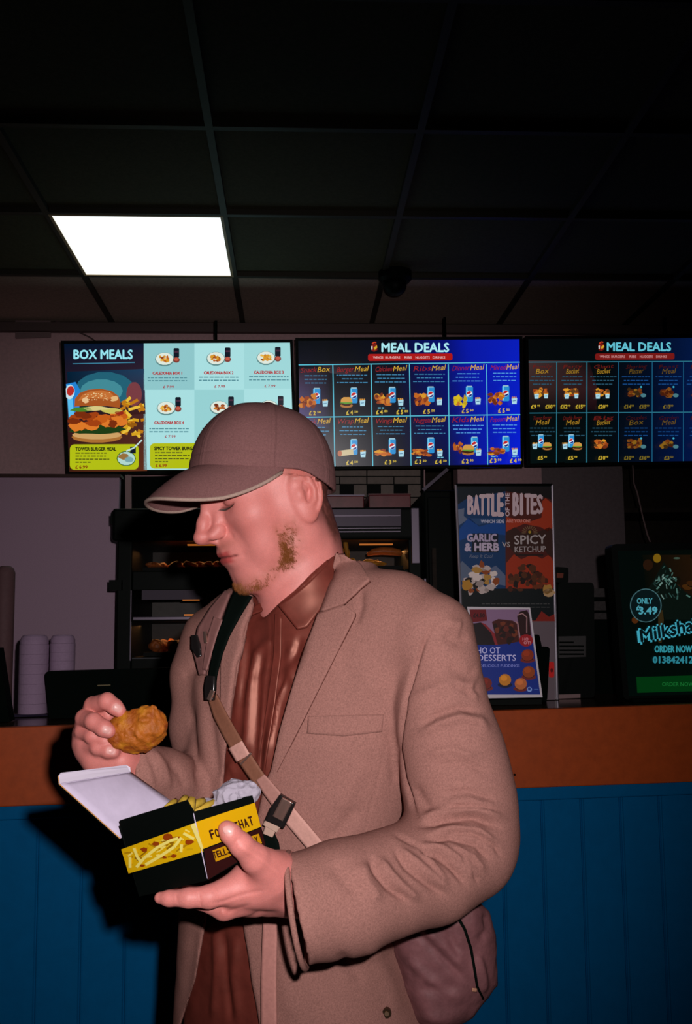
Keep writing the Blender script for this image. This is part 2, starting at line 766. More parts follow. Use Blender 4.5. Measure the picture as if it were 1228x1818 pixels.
tag(MB().box((-3.08, YW-0.035, ZC-0.05), (4.08, YW-0.001, ZC-0.009)).build('trim_2', mat('cornice', (0.12, 0.08, 0.075), 0.7)), kind='structure')

# ceiling light panel
lt = thing('ceiling_light', (gx, gy, ZC), 'square white glowing light panel set in the dark tiled ceiling', 'ceiling light')
hw = P6/2-0.012
MB().box((gx-hw, gy-hw, ZC-0.006), (gx+hw, gy+hw, ZC+0.006)).build(
    'diffuser', mat('light_diffuser', (0.8, 0.8, 0.8), 0.5, emit=((0.94, 1.0, 0.97), 1.15)), lt)
fr = MB()
for a in (-1, 1):
    fr.box((gx+a*(hw+0.003)-0.005, gy-hw-0.008, ZC-0.009), (gx+a*(hw+0.003)+0.005, gy+hw+0.008, ZC+0.004))
    fr.box((gx-hw, gy+a*(hw+0.003)-0.005, ZC-0.0085), (gx+hw, gy+a*(hw+0.003)+0.005, ZC+0.004))
fr.build('frame', mat('light_frame', (0.5, 0.35, 0.2), 0.5), lt)

# black dome camera on the ceiling
p = zplane(701, 483, ZC)
dm = thing('dome_camera', (p.x, p.y, ZC), 'small black dome camera fixed under the ceiling above the menu screens', 'camera')
MB().lathe((p.x, p.y, ZC-0.03), [(0.066, 0.03), (0.066, 0.0), (0.055, -0.012)], 28).build('base', m_black, dm, smooth=False)
MB().lathe((p.x, p.y, ZC-0.042), [(0.045, 0.0), (0.045, -0.02), (0.038, -0.038), (0.024, -0.05), (0.004, -0.055)], 28).build('dome', m_black, dm, smooth=True)

# socket and cable
sp = [yplane(28, 569, YW-0.001), yplane(91, 566, YW-0.001), yplane(91, 600, YW-0.001), yplane(28, 602, YW-0.001)]
so = thing('wall_socket', sp[0], 'double wall socket high on the wall at the left end', 'socket')
MB().slab(sp, (0, -0.012, 0)).build('plate', mat('socket_white', (0.27, 0.17, 0.175), 0.5), so, bevel=0.003)
for u0 in (36, 76):
    hb = MB()
    for du, dv in ((0, 12), (6, 7), (11, 15), (5, 19)):
        c = yplane(u0+du*0.75, 569+dv, YW-0.014)
        hb.box((c.x-0.003, c.y, c.z-0.004), (c.x+0.003, c.y+0.004, c.z+0.004))
    hb.build('pin_holes', m_black, so)
cb = MB().tube([yplane(u, v, YW-0.008) for u, v in ((91, 568), (105, 572), (120, 580), (136, 588), (158, 598), (170, 606))], 0.0035)
tag(cb.build('power_cable', mat('pink_cable', (0.12, 0.075, 0.075), 0.6)), 'thin cable sagging from the wall socket to the left screen', 'cable')

# ------------------------------------------------------------------ menu screens
m_screen = mat('screen_picture', (0.0, 0.0, 0.0), 0.25, spec=0.25, emit_attr=('col', 1.0))


def menu_screen(c, d, label, poleu, polev):
    """c: four outer corner pixels TL TR BR BL, d: their distances"""
    q = [px(u, v, dd) for (u, v), dd in zip(c, d)]
    n = (q[1]-q[0]).cross(q[3]-q[0]).normalized()
    if n.dot(CAM-q[0]) < 0:
        n = -n
    q[2] = q[1]+q[3]-q[0]
    t = thing('menu_screen', (q[2]+q[3])/2, label, 'menu screen')
    MB().slab([p-n*0.004 for p in q], -n*0.045).build('housing', m_black, t, bevel=0.004)
    fb = MB()
    cc = sum(q, Vector())/4
    for i in range(4):
        a, b = q[i], q[(i+1) % 4]
        ia, ib = a+(cc-a)*0.035, b+(cc-b)*0.035
        # inner corners shift by a constant rim
        ex, ey = (q[1]-q[0]).normalized(), (q[3]-q[0]).normalized()
        sg = [(1, 1), (-1, 1), (-1, -1), (1, -1)]
        ia = a+(ex*sg[i][0]+ey*sg[i][1])*0.012
        ib = b+(ex*sg[(i+1) % 4][0]+ey*sg[(i+1) % 4][1])*0.012
        fb.hexa([a-n*0.004, b-n*0.004, ib-n*0.004, ia-n*0.004, a+n*0.003, b+n*0.003, ib+n*0.003, ia+n*0.003])
    fb.build('bezel', m_black, t)
    pp = px(poleu, polev, d[0]+0.07)
    MB().tube([pp, Vector((pp.x, pp.y, pp.z+0.09))], 0.006).build('bracket', m_blackm, t)
    return t, Art(q[0]-n*0.0035, q[1]-n*0.0035, q[3]-n*0.0035)


FRY = [(214, 150, 40), (190, 100, 30), (150, 70, 20), (230, 180, 70), (120, 50, 20)]
CRISP = [(180, 90, 30), (140, 60, 25), (200, 120, 40), (110, 45, 20)]


def food(A, u, v, w_, h_, pal, rnd, n=7):
    for _ in range(int(n*2.2)):
        A.blob(u+rnd.uniform(-.42, .42)*w_, v+rnd.uniform(-.36, .36)*h_, w_*rnd.uniform(.09, .19), h_*rnd.uniform(.11, .22),
               rnd.choice(pal), rnd=rnd)
        A.k += 0.06


def can(A, u, v, s, big=False):
    A.rrect(u-5.5*s, v-12*s, u+5.5*s, v+12*s, 2.2*s, (40, 140, 205))
    A.up()
    A.rect(u-5*s, v-11.5*s, u-3*s, v+11*s, (110, 200, 235))
    A.rect(u-4.2*s, v-12.5*s, u+4.2*s, v-10.5*s, (150, 190, 205))
    A.up()
    A.ell(u, v, 4.6*s, 5*s, (225, 235, 240))
    A.up()
    A.poly([(u-4.3*s, v+1*s), (u-3.6*s, v-2.6*s), (u, v-4.8*s), (u+3.6*s, v-3*s), (u+1*s, v-.6*s)], (190, 30, 35))
    A.poly([(u+4.3*s, v-.5*s), (u+3.4*s, v+3*s), (u, v+4.7*s), (u-3*s, v+3.4*s), (u, v+1.6*s)], (20, 50, 130))


def chipbox(A, u, v, s, rnd):
    for k in range(4):
        A.line([(u-4*s+2.4*s*k, v-2*s), (u-4*s+2.6*s*k+rnd.uniform(-1, 1), v-7.5*s)], 2*s, (215, 150, 60))
    A.up()
    A.poly([(u-5*s, v-4*s), (u+5.5*s, v-5*s), (u+4.5*s, v+6*s), (u-4*s, v+6*s)], (170, 215, 230))
    A.up()
    A.line([(u-3*s, v+.5*s), (u+3*s, v-.2*s)], 1.2, (60, 110, 150))


def words(A, u, v, wd, col, rnd, h=1.5):
    """a line of small print as tiny word marks"""
    x = u-wd/2
    while x < u+wd/2-2:
        l = min(rnd.uniform(3, 9), u+wd/2-x)
        A.rect(x, v-h/2, x+l, v+h/2, col)
        x += l+1.6


def burger(A, u, v, s, rnd):
    A.ell(u, v+4*s, 7.5*s, 2.6*s, (170, 110, 50)); A.up()
    A.blob(u, v+2*s, 7.6*s, 2.2*s, (60, 30, 15), rnd=rnd); A.up()
    A.blob(u, v+.4*s, 7.6*s, 1.6*s, (90, 150, 50), rnd=rnd); A.up()
    A.poly([(u-7*s, v), (u-6.5*s, v-3.5*s), (u-3.5*s, v-6*s), (u+3.5*s, v-6*s), (u+6.5*s, v-3.5*s), (u+7*s, v)], (205, 150, 70))


# --- left screen: box meals
t1, A = menu_screen([(108, 605), (519.5, 603), (521.5, 834), (118, 843)], (4.14, 4.17, 4.19, 4.16),
                    'left menu screen with BOX MEALS and a large burger, partly behind the cap', 383, 606)
rnd = random.Random(4)
SK = -0.0045
A.grad([(112, 608), (255, 607), (261, 836), (121, 839)], [(2, 20, 42), (4, 22, 48), (92, 44, 22), (60, 26, 14)])
A.rect(255, 607, 519, 834, (168, 222, 224))
A.up()
A.grad([(119, 660), (256, 655), (258, 735), (122, 740)], [(3, 30, 52), (30, 60, 90), (60, 25, 20), (10, 20, 30)])
A.up()
A.ell(186, 690, 52, 30, (34, 96, 116)); A.up()
A.ell(180, 694, 38, 21, (66, 138, 150)); A.ell(238, 700, 14, 22, (120, 60, 66)); A.up()
A.text('BOX MEALS', 183, 637, 16.5, (150, 228, 240), w=104, bold=0.035)
A.line([(129, 646), (239, 643.5)], 1.6, (60, 130, 160))
# drink can at the left edge, burger, chips
A.poly([(117, 682), (134, 678), (142, 692), (140, 745), (124, 748)], (36, 130, 210)); A.up()
A.poly([(118, 684), (126, 682), (132, 740), (122, 744)], (90, 190, 240)); A.up()
A.ell(124, 696, 8.5, 13, (200, 225, 235), rot=.1); A.up(); A.ell(125, 694, 6.5, 9, (185, 45, 40), rot=.2)
A.up()
for k in range(34):
    a = (rnd.uniform(212, 250), rnd.uniform(712, 772))
    an = rnd.uniform(-.9, .9)
    l = rnd.uniform(9, 17)
    A.line([a, (min(256, a[0]+l*math.cos(an)), a[1]+l*math.sin(an))], 5.2, rnd.choice([(214, 160, 30), (190, 120, 20), (232, 190, 60), (150, 90, 14)]))
    A.k += 0.15
A.up()
A.ell(172, 776, 45, 10, (170, 110, 50)); A.up()
A.ell(172, 772, 44, 8, (205, 160, 100)); A.up()
A.blob(170, 762, 50, 9, (30, 60, 20), rnd=rnd, n=26, j=.12); A.up()
for k in range(26):
    A.blob(rnd.uniform(128, 216), rnd.uniform(735, 758), rnd.uniform(7, 13), rnd.uniform(4, 8), rnd.choice([(196, 92, 24), (160, 64, 18), (220, 120, 40), (120, 44, 14)]), rnd=rnd)
    A.k += 0.12
A.up()
A.blob(146, 727, 20, 5, (70, 130, 40), rnd=rnd); A.blob(196, 729, 18, 5, (200, 190, 90), rnd=rnd); A.blob(172, 725, 22, 4, (215, 200, 130), rnd=rnd)
A.blob(212, 733, 8, 4, (150, 40, 24), rnd=rnd)
A.up()
A.poly([(132, 722), (133, 708), (141, 698), (156, 692), (178, 690), (198, 694), (210, 703), (214, 716), (212, 724), (190, 721), (160, 720)], (166, 84, 34)); A.up()
A.poly([(138, 712), (146, 701), (160, 695), (180, 693), (196, 697), (206, 707), (190, 709), (160, 707)], (196, 112, 52)); A.up()
A.blob(152, 711, 6, 5, (232, 190, 140), rnd=rnd); A.blob(203, 708, 7, 5, (226, 180, 120), rnd=rnd); A.up()
for k in range(34):
    A.ell(rnd.uniform(150, 198), rnd.uniform(694, 712), 1.3, .8, (236, 205, 150), n=6)
A.up()
A.rrect(124, 789, 246, 834, 8, (178, 190, 20), sk=SK); A.up()
A.text('TOWER BURGER MEAL', 134, 800, 6, (34, 44, 10), w=72, bold=.05, align='l')
for k, l in enumerate((56, 54, 60, 27)):
    words(A, 134+l/2, 804.5+k*5.4, l, (92, 96, 20), rnd, 2.0)
A.text('£ 6.99', 134, 832, 6, (130, 40, 10), w=21, bold=.03, align='l')
A.ell(224, 814, 17, 13.5, (40, 90, 40)); A.up(); A.ell(224, 814, 15.5, 12, (176, 214, 205)); A.up()
A.blob(219, 810, 8, 6, (150, 110, 60), rnd=rnd); A.ell(229, 816, 8, 5, (120, 165, 170)); A.up()
A.rect(231, 793, 241, 805, (16, 22, 36)); A.up()
A.line([(224, 801), (238, 795), (252, 781)], 2.6, (190, 220, 220))
# grid of boxes
A.k = 2
cols = ((255, 345), (345, 433), (433, 519))
A.rect(255, 608, 345, 692, (142, 198, 202)); A.rect(433, 607, 519, 690, (158, 214, 216)); A.rect(345, 692, 433, 835, (150, 208, 210))
names = [('CALEDONIA BOX 1', 'CALEDONIA BOX 2', 'CALEDONIA BOX 3'), ('CALEDONIA BOX 4', 'MINI BOX 5', 'WRAP BOX 6')]
A.up()
pcx = [(293, 384, 473), (296, 390, 478)]
for r in range(2):
    for c in range(3):
        u, v = pcx[r][c], (637, 724)[r]-c*1.0
        A.ell(u-1, v+1, 17, 12.5, (96, 140, 140)); A.up(); A.ell(u-1, v, 15.5, 11, (222, 232, 220)); A.up()
        food(A, u-1, v, 19, 13, FRY[:4] if r == 0 or c == 0 else CRISP, rnd, 9); A.up()
        A.rrect(u+15, v-19, u+25, v-2, 2, (14, 22, 36)); A.up()
        A.rect(u+16.5, v-14, u+24, v-11, (70, 40, 60)); A.ell(u+20, v+2, 6, 5, (130, 60, 50)); A.up()
        A.ell(u+20, v+1, 4, 3, (190, 90, 70))
        nm = names[r][c]
        A.text(nm, u+4, (665, 753)[r]-c*.8, 5.2, (176, 26, 34), w=52 if len(nm) > 12 else 38, bold=.05)
        for k in range(2):
            words(A, u+4, (670.5, 761)[r]+k*5.5-c*.8, 70, (84, 140, 150), rnd, 2.0)
        A.text('£ 7.99', u+6, (689, 777)[r]-c*.8, 4.6, (160, 50, 60), w=19, bold=.03)
A.up()
A.rrect(266, 787, 356, 832, 8, (178, 188, 20), sk=SK); A.up()
A.text('SPICY TOWER BURGER', 274, 799, 6.2, (28, 32, 10), w=76, bold=.05, align='l')
for k, l in enumerate((52, 62, 60, 26)):
    words(A, 275+l/2, 803.5+k*5.4, l, (88, 92, 24), rnd, 2.0)
A.text('£ 6.99', 276, 829, 5.5, (150, 40, 14), w=20, bold=.03, align='l')
A.build('display', m_screen, t1)


def emblem(A, u, v, s):
    A.poly([(u-5*s, v+7*s), (u-6*s, v-3*s), (u-1*s, v-7*s), (u+5*s, v-5*s), (u+6*s, v+6*s), (u, v+9*s)], (120, 22, 16)); A.up()
    A.poly([(u-5*s, v+5*s), (u-5.5*s, v-1*s), (u-3*s, v-2*s), (u-3.2*s, v+5*s)], (225, 235, 235))
    A.poly([(u-1*s, v+1*s), (u+5*s, v-3*s), (u+6*s, v+1*s), (u+1*s, v+6*s)], (206, 160, 40)); A.up()
    A.line([(u-4*s, v-6*s), (u, v-9*s), (u+4*s, v-8*s)], 2.2*s, (196, 60, 30))


# --- middle screen
t2, A = menu_screen([(524, 600), (927, 597), (930, 826), (528, 834)], (4.17, 4.20, 4.22, 4.19),
                    'middle menu screen with MEAL DEALS glowing bright blue at its right', 790, 600)
rnd = random.Random(8)
k0 = A.k
# background picture: black at left running into bright blue at right
xs = [526, 600, 700, 790, 830, 925]
tc_ = [(2, 6, 12), (2, 5, 12), (2, 6, 24), (4, 14, 110), (8, 24, 165), (10, 30, 185)]
bc_ = [(24, 20, 60), (4, 8, 22), (3, 8, 28), (2, 12, 60), (3, 18, 125), (5, 30, 215)]
for i in range(5):
    A.grad([(xs[i], 603), (xs[i+1], 602), (xs[i+1]+2, 829), (xs[i]+2, 831)], [tc_[i], tc_[i+1], bc_[i+1], bc_[i]], n=3)
A.up()
A.grad([(527, 655), (585, 652), (585, 760), (529, 760)], [(48, 34, 44), (14, 10, 18), (14, 14, 40), (90, 80, 130)])
A.grad([(560, 640), (640, 640), (640, 668), (585, 662)], [(2, 6, 12), (5, 6, 12), (40, 30, 40), (60, 44, 52)])
A.up()
emblem(A, 664, 616, .95)
A.text('MEAL DEALS', 737, 624.5, 16, (170, 232, 242), w=119, bold=.035)
A.rrect(653, 628.5, 803, 641, 3.5, (172, 22, 20), sk=-.008); A.up()
for s_, u_, w_ in (('WINGS', 671, 18), ('BURGERS', 697, 26), ('RIBS', 724, 13), ('NUGGETS', 750, 25), ('DRINKS', 779, 22)):
    A.text(s_, u_, 636.5, 4.2, (235, 200, 200), w=w_, bold=.02)
vx = [(527, 529), (591, 594), (659, 661), (727, 729), (796, 797), (864, 865), (925, 928)]
LN = (86, 190, 214)
A.line([(528, 648), (925, 643)], 1.7, LN)
A.line([(530, 741), (926, 736)], 1.7, LN)
for a, b in vx[1:-1]:
    A.line([(a-.5, 647), (b+.5, 829)], 1.7, LN)
A.up()
R1 = [('Snack', 'Box'), ('Burger', 'Meal'), ('Chicken', 'Meal'), ('Ribs', 'Meal'), ('Dinner', 'Meal'), ('Mixed', 'Meal')]
R2 = [('Steak', 'Meal'), ('Wrap', 'Meal'), ('Wings', 'Meal'), ('Nuggets', 'Meal'), ('Kids', 'Meal'), ('Popcorn', 'Meal')]
PR1 = [('£2.50',), ('£4.50',), ('£4.80', '£5.80'), ('£5.50',), ('£5.50',), ('£5.50',)]
PR2 = [('£4.50',), ('£4.50',), ('£3.50',), ('£3.50', '£4.50'), ('£2.50',), ('£3.50', '£4.50')]


def price(A, s, u, v, h, col, fac=1.0):
    A.text(s[:2].replace('£', '£ '), u-h*.35, v, h, col, w=h*1.5, bold=.04)
    A.text(s[3:], u+h*1.2, v-h*.45, h*.5, col, w=h*.8, bold=.04)


def deal(A, a, b, v0, nm, pr, k, rnd, meal_y=9, small=(50, 120, 165), dim=1.0, two=False, sc=1.0):
    cx = (a+b)/2+1
    wd = b-a
    g = lambda c: tuple(int(q*dim) for q in c)
    if two:
        A.text(nm[0], cx, v0+11, 7, g((120, 30, 24)), w=wd*.62, bold=.0, shear=.3, ang=.05)
        A.text(nm[1], cx, v0+20, 9, g((196, 150, 40)), w=wd*.42, bold=.01, shear=.3, ang=.08)
        ty = 26
    else:
        A.text(nm[0], cx-wd*.2, v0+meal_y+6, 9, g((150, 30, 34)), w=wd*.44, bold=.0, shear=.3, ang=.05)
        A.text(nm[1], cx+wd*.22, v0+meal_y+5, 9.5, g((214, 168, 46)), w=wd*.34, bold=.01, shear=.3, ang=.08)
        ty = 21
    for q in range(3):
        words(A, cx, v0+ty+q*6.5, wd*rnd.uniform(.55, .86), small, rnd, 1.6)


for i in range(6):
    a, b = vx[i][0], vx[i+1][0]
    v0 = 646-i*.9
    sm = (60, 130, 170) if i < 4 else (80, 150, 220)
    deal(A, a, b, v0, R1[i], PR1[i], i, rnd, small=sm)
    deal(A, a, b, v0+92, R2[i], PR2[i], i, rnd, small=sm)
    A.up()
    cx = (a+b)/2
    can(A, cx+3, v0+57, 1.15)
    can(A, cx+(3 if i != 4 else 12), v0+149-i*.5, 1.15)
    A.up()
    chipbox(A, cx+18, v0+70, .95, rnd)
    chipbox(A, cx+19, v0+161, .95, rnd)
    A.up()
    if i == 1:
        burger(A, cx-10, v0+69, 1.5, rnd)
    elif i == 4:
        food(A, cx-14, v0+70, 24, 22, [(216, 186, 30), (190, 160, 30), (190, 110, 40)], rnd, 9)
    else:
        food(A, cx-13, v0+66, 28, 24, CRISP + FRY[:2], rnd, 10)
    A.up()
    if i == 1:
        A.line([(cx-22, v0+160), (cx+2, v0+157)], 10, (196, 180, 140)); A.up(); A.ell(cx-22, v0+160, 4, 5.5, (170, 90, 50))
    elif i == 4:
        burger(A, cx+1, v0+156, 1.5, rnd); food(A, cx-18, v0+152, 16, 22, CRISP, rnd, 7)
    else:
        food(A, cx-14, v0+160, 32, 13, CRISP + FRY[:2], rnd, 10)
    A.up()
    for r, prl in ((0, PR1[i]), (1, PR2[i])):
        vv = v0+(91 if r == 0 else 180)
        cc = (206, 178, 60)
        if len(prl) == 1:
            price(A, prl[0], cx-2, vv, 7.5, cc)
        else:
            for q, s_ in enumerate(prl):
                price(A, s_, cx-17+q*36, vv, 7.5, cc)
                words(A, cx-17+q*37, vv-11, 11, (110, 190, 215), rnd, 2)
A.build('display', m_screen, t2)

# --- right screen
t3, A = menu_screen([(932, 597), (1338, 593), (1342, 819), (936, 828)], (4.20, 4.24, 4.26, 4.22),
                    'right menu screen with MEAL DEALS, dimmer and darker than its twin', 1182, 599)
rnd = random.Random(12)
xs = [933, 1000, 1080, 1150, 1228, 1338]
tc_ = [(6, 8, 10), (4, 8, 10), (4, 9, 12), (3, 12, 30), (4, 22, 62), (4, 24, 80)]
bc_ = [(3, 14, 14), (3, 12, 13), (3, 10, 14), (2, 12, 34), (2, 20, 66), (2, 24, 80)]
for i in range(5):
    A.grad([(xs[i], 601), (xs[i+1], 600), (xs[i+1]+2, 821), (xs[i]+2, 823)], [tc_[i], tc_[i+1], bc_[i+1], bc_[i]], n=3)
A.up()
A.grad([(934, 640), (1045, 640), (1060, 690), (936, 690)], [(66, 46, 46), (14, 10, 12), (44, 20, 24), (50, 36, 34)])
A.grad([(936, 690), (1060, 690), (1058, 728), (937, 728)], [(50, 36, 34), (44, 20, 24), (22, 10, 14), (6, 10, 12)])
A.up()
emblem(A, 1067, 615, .9)
A.text('MEAL DEALS', 1134, 623, 15.5, (96, 190, 208), w=113, bold=.035)
A.rrect(1056, 627.5, 1197, 639, 3.5, (118, 24, 22), sk=-.006); A.up()
for s_, u_, w_ in (('WINGS', 1073, 17), ('BURGERS', 1097, 24), ('RIBS', 1123, 12), ('NUGGETS', 1147, 23), ('DRINKS', 1174, 19)):
    A.text(s_, u_, 635, 4, (190, 130, 130), w=w_, bold=.04)
vx = [934, 988, 1041.5, 1098, 1157.5, 1213, 1272, 1330]
LN = (44, 118, 138)
A.line([(934, 643), (1335, 641)], 1.5, LN)
A.line([(935, 733.5), (1336, 731)], 1.5, LN)
for i, a in enumerate(vx[1:-1]):
    A.line([(a, 643), (a-.3, 822)], 1.5, LN if i < 2 else (26, 90, 124))
A.up()
S1 = [('Family', 'Box'), ('Party', 'Bucket'), ('Giant', 'Bucket'), ('Sharing', 'Platter'), ('Feast', 'Meal'), ('Mega', 'Meal'), ('Family', 'Meal')]
S2 = [('Tower Burger', 'Meal'), ('Double Burger', 'Meal'), ('Big', 'Bucket'), ('Couples', 'Box'), ('Garden', 'Meal'), ('Family', 'Meal'), ('Kids', 'Meal')]
Q1 = [('£9.99', '£10.99'), ('£12.99', '£15.99'), ('£20.99',), ('£14.99', '£15.99'), ('£13.99',), ('£9.99',), ('£9.99',)]
Q2 = [('£5.99',), ('£5.99',), ('£10.99',), ('£10.99', '£16.99'), ('£3.50',), ('£5.99',), ('£5.99',)]
for i in range(7):
    a, b = vx[i], vx[i+1]
    cx = (a+b)/2
    dm_ = 1.0 if i < 3 else .62
    for r, (S_, Q_) in enumerate(((S1, Q1), (S2, Q2))):
        v0 = 643+r*91
        deal(A, a, b, v0, S_[i], None, i, rnd, small=(40, 84, 106) if i < 3 else (22, 70, 130), dim=.85*dm_, two=True)
        A.up()
        if r == 1 and i < 2:
            can(A, cx-1, v0+49, .95); A.up(); chipbox(A, cx-12, v0+58, .85, rnd); burger(A, cx+10, v0+58, 1.1, rnd)
        else:
            food(A, cx-1, v0+54, 26, 17, [tuple(int(q*dm_) for q in c) for c in CRISP + FRY[:1] + [(90, 60, 30)]], rnd, 11)
            A.up()
            if i < 3 and r == 0:
                chipbox(A, cx-9, v0+60, .8, rnd); chipbox(A, cx+8, v0+60, .7, rnd)
            elif i >= 3:
                A.ell(cx+14, v0+59, 5, 3.5, (70, 120, 130)); A.ell(cx+10, v0+44, 1.8, 1.8, (60, 170, 200))
        A.up()
        cc = tuple(int(q*dm_) for q in (196, 168, 50))
        q_ = Q_[i]
        for z, s_ in enumerate(q_):
            uu = cx-2 if len(q_) == 1 else cx-14+z*27
            A.text('£'+s_[1:].split('.')[0], uu, v0+82, 6.5, cc, w=9 if len(s_) < 6 else 12, bold=.04)
            A.text(s_[-2:], uu+9, v0+79, 3.4, cc, w=5, bold=.03)
A.build('display', m_screen, t3)
# ------------------------------------------------------------------ the counter
m_wood = mat('beech_fascia', (0.50, 0.078, 0.012), 0.45, noise=(35, 0.12), spec=0.35)
m_top = mat('glossy_worktop', (0.05, 0.022, 0.010), 0.16, spec=0.6)
m_blue = mat('blue_paint', (0.0003, 0.125, 0.33), 0.55, noise=(25, 0.06), spec=0.06)
cl0, cr0 = px(0, 1292, 2.50), px(1228, 1250, 2.70)
cl1, cr1 = px(0, 1430, 2.50), px(1228, 1386, 2.70)
ex = Vector((cr0.x-cl0.x, cr0.y-cl0.y, 0))
LW = ex.length
ex.normalize()
ey = Vector((-ex.y, ex.x, 0))
zt = lambda s: cl0.z + (cr0.z-cl0.z)*s/LW
zb = lambda s: cl1.z + (cr1.z-cl1.z)*s/LW
O2 = Vector((cl0.x, cl0.y, 0))


def cp(s, y, z):
    return O2 + ex*s + ey*y + Vector((0, 0, z))


s0, s1 = -1.45, 3.0
ct = thing('counter', cp(0.9, 0.3, 0), 'long service counter with orange wood band above blue tongue and groove boards', 'counter')
MB().hexa([cp(s0, 0, zb(s0)), cp(s1, 0, zb(s1)), cp(s1, 0.03, zb(s1)), cp(s0, 0.03, zb(s0)),
           cp(s0, 0, zt(s0)), cp(s1, 0, zt(s1)), cp(s1, 0.03, zt(s1)), cp(s0, 0.03, zt(s0))]).build('fascia', m_wood, ct, bevel=0.003)
MB().hexa([cp(s0, 0.03, zt(s0)-0.03), cp(s1, 0.03, zt(s1)-0.03), cp(s1, 0.46, zt(s1)-0.03), cp(s0, 0.52, zt(s0)-0.03),
           cp(s0, 0.03, zt(s0)-0.001), cp(s1, 0.03, zt(s1)-0.001), cp(s1, 0.46, zt(s1)-0.001), cp(s0, 0.52, zt(s0)-0.001)]).build('worktop', m_top, ct)
MB().hexa([cp(s0, 0.012, zb(s0)-0.035), cp(s1, 0.012, zb(s1)-0.035), cp(s1, 0.05, zb(s1)-0.035), cp(s0, 0.05, zb(s0)-0.035),
           cp(s0, 0.012, zb(s0)), cp(s1, 0.012, zb(s1)), cp(s1, 0.05, zb(s1)), cp(s0, 0.05, zb(s0))]).build('rail', m_blue, ct, bevel=0.004)
# boards with rounded grooves
prof = []
def s_at(u, v):
    r = (FW + RT*((u-CX)/FPX) + UP*((CY-v)/FPX))
    t = (O2-CAM).dot(ey)/r.dot(ey)
    return (CAM + r*t - O2).dot(ex)


sa_, sb_ = s_at(144, 1470), s_at(1179, 1430)
pt = (sb_-sa_)/round((sb_-sa_)/((s_at(1179, 1430)-s_at(962, 1430))/3))
g0 = sa_
xs_ = []
x = g0-pt*20
while x < s1:
    if x > s0:
        xs_ += [(x-0.006, 0.0), (x-0.003, 0.004), (x-0.001, 0.0045), (x+.0005, 0.000), (x+0.003, -0.002), (x+0.0065, 0.0)]
    x += pt
xs_ = [(s0, 0.0)]+xs_+[(s1, 0.0)]
vs, fs = [], []
for z in (0.02, None):
    for a, dpt in xs_:
        vs.append(cp(a, 0.03+dpt, 0.02 if z else zb(a)-0.03))
n = len(xs_)
fs = [(i, i+1, n+i+1, n+i) for i in range(n-1)]
kk = len(vs)
for a, b in ((s0, 0.06), (s1, 0.06)):
    vs += [cp(a, b, 0.02), cp(a, b, zb(a)-0.03)]
fs += [(0, n, kk+1, kk), (n-1, kk+2, kk+3, 2*n-1), (kk, kk+1, kk+3, kk+2)]
mesh('front_panel', vs, fs, m_blue, ct, smooth=False)
MB().hexa([cp(s0, 0.04, 0), cp(s1, 0.04, 0), cp(s1, 0.07, 0), cp(s0, 0.07, 0),
           cp(s0, 0.04, 0.03), cp(s1, 0.04, 0.03), cp(s1, 0.07, 0.03), cp(s0, 0.07, 0.03)]).build('plinth', m_blackm, ct)
p = px(918, 1378, 2.60)
_t = ((p.x-O2.x)*ex.x+(p.y-O2.y)*ex.y)
MB().tube([cp(_t, 0.001, p.z), cp(_t, -0.002, p.z)], 0.003, 10).build('screw_hole', m_blackm, ct)


def ctop(u, v):
    """point on the counter top plane under a pixel"""
    n_ = (cp(1, 0, zt(1))-cp(0, 0, zt(0))).cross(cp(0, 1, zt(0))-cp(0, 0, zt(0))).normalized()
    r = (FW + RT*((u-CX)/FPX) + UP*((CY-v)/FPX))
    t = (cp(0, 0, zt(0))-CAM).dot(n_)/r.dot(n_)
    return CAM + r*t


def ztop(p):
    return zt((Vector(p)-O2).dot(ex))


def rslab(pts, back, r=0.0):
    """solid with an outline of world points extruded by vector back"""
    n = len(pts)
    b = Vector(back)
    v = [Vector(p) for p in pts]+[Vector(p)+b for p in pts]
    f = [tuple(range(n)), tuple(reversed(range(n, 2*n)))]+[(i, i+n, (i+1) % n+n, (i+1) % n) for i in range(n)]
    m = MB()
    m.add(v, f)
    return m


def round_quad(q, r, n=5):
    """rounded outline of TL,TR,BR,BL pixel quad"""
    out = []
    for i in range(4):
        p = q[i]; a = q[i-1]; b = q[(i+1) % 4]
        da = (a[0]-p[0], a[1]-p[1]); la = math.hypot(*da)
        db = (b[0]-p[0], b[1]-p[1]); lb = math.hypot(*db)
        s_ = (p[0]+da[0]/la*r, p[1]+da[1]/la*r)
        e_ = (p[0]+db[0]/lb*r, p[1]+db[1]/lb*r)
        for k in range(n):
            t = k/(n-1)
            out.append((s_[0]*(1-t)**2+2*p[0]*t*(1-t)+e_[0]*t*t, s_[1]*(1-t)**2+2*p[1]*t*(1-t)+e_[1]*t*t))
    return out


# ------------------------------------------------------------------ behind the counter
m_grey = mat('grey_board', (0.46, 0.30, 0.40), 0.6, noise=(300, 0.1), spec=0.3)
m_steel = mat('brushed_steel', (0.16, 0.13, 0.17), 0.4, metal=0.6)
m_chrome = mat('chrome_strip', (0.6, 0.5, 0.6), 0.2, metal=1.0)
m_strip = mat('dull_strip', (0.30, 0.19, 0.19), 0.6)
YP = 3.62
q = [yplane(-260, 846, YP), yplane(212, 848, YP), yplane(199, 1330, YP), yplane(-260, 1330, YP)]
g = thing('partition_panel', yplane(60, 1330, YP), 'plain pale grey panel standing behind the foam tubs at the left', 'panel')
MB().slab(q, (0, 0.03, 0)).build('board', m_grey, g)
q = [yplane(-260, 840, YP-0.02), yplane(214, 842, YP-0.02), yplane(214, 847, YP-0.02), yplane(-260, 846, YP-0.02)]
MB().slab(q, (0, 0.07, 0)).build('capping', mat('capping_dark', (0.05, 0.022, 0.018), 0.6), g)
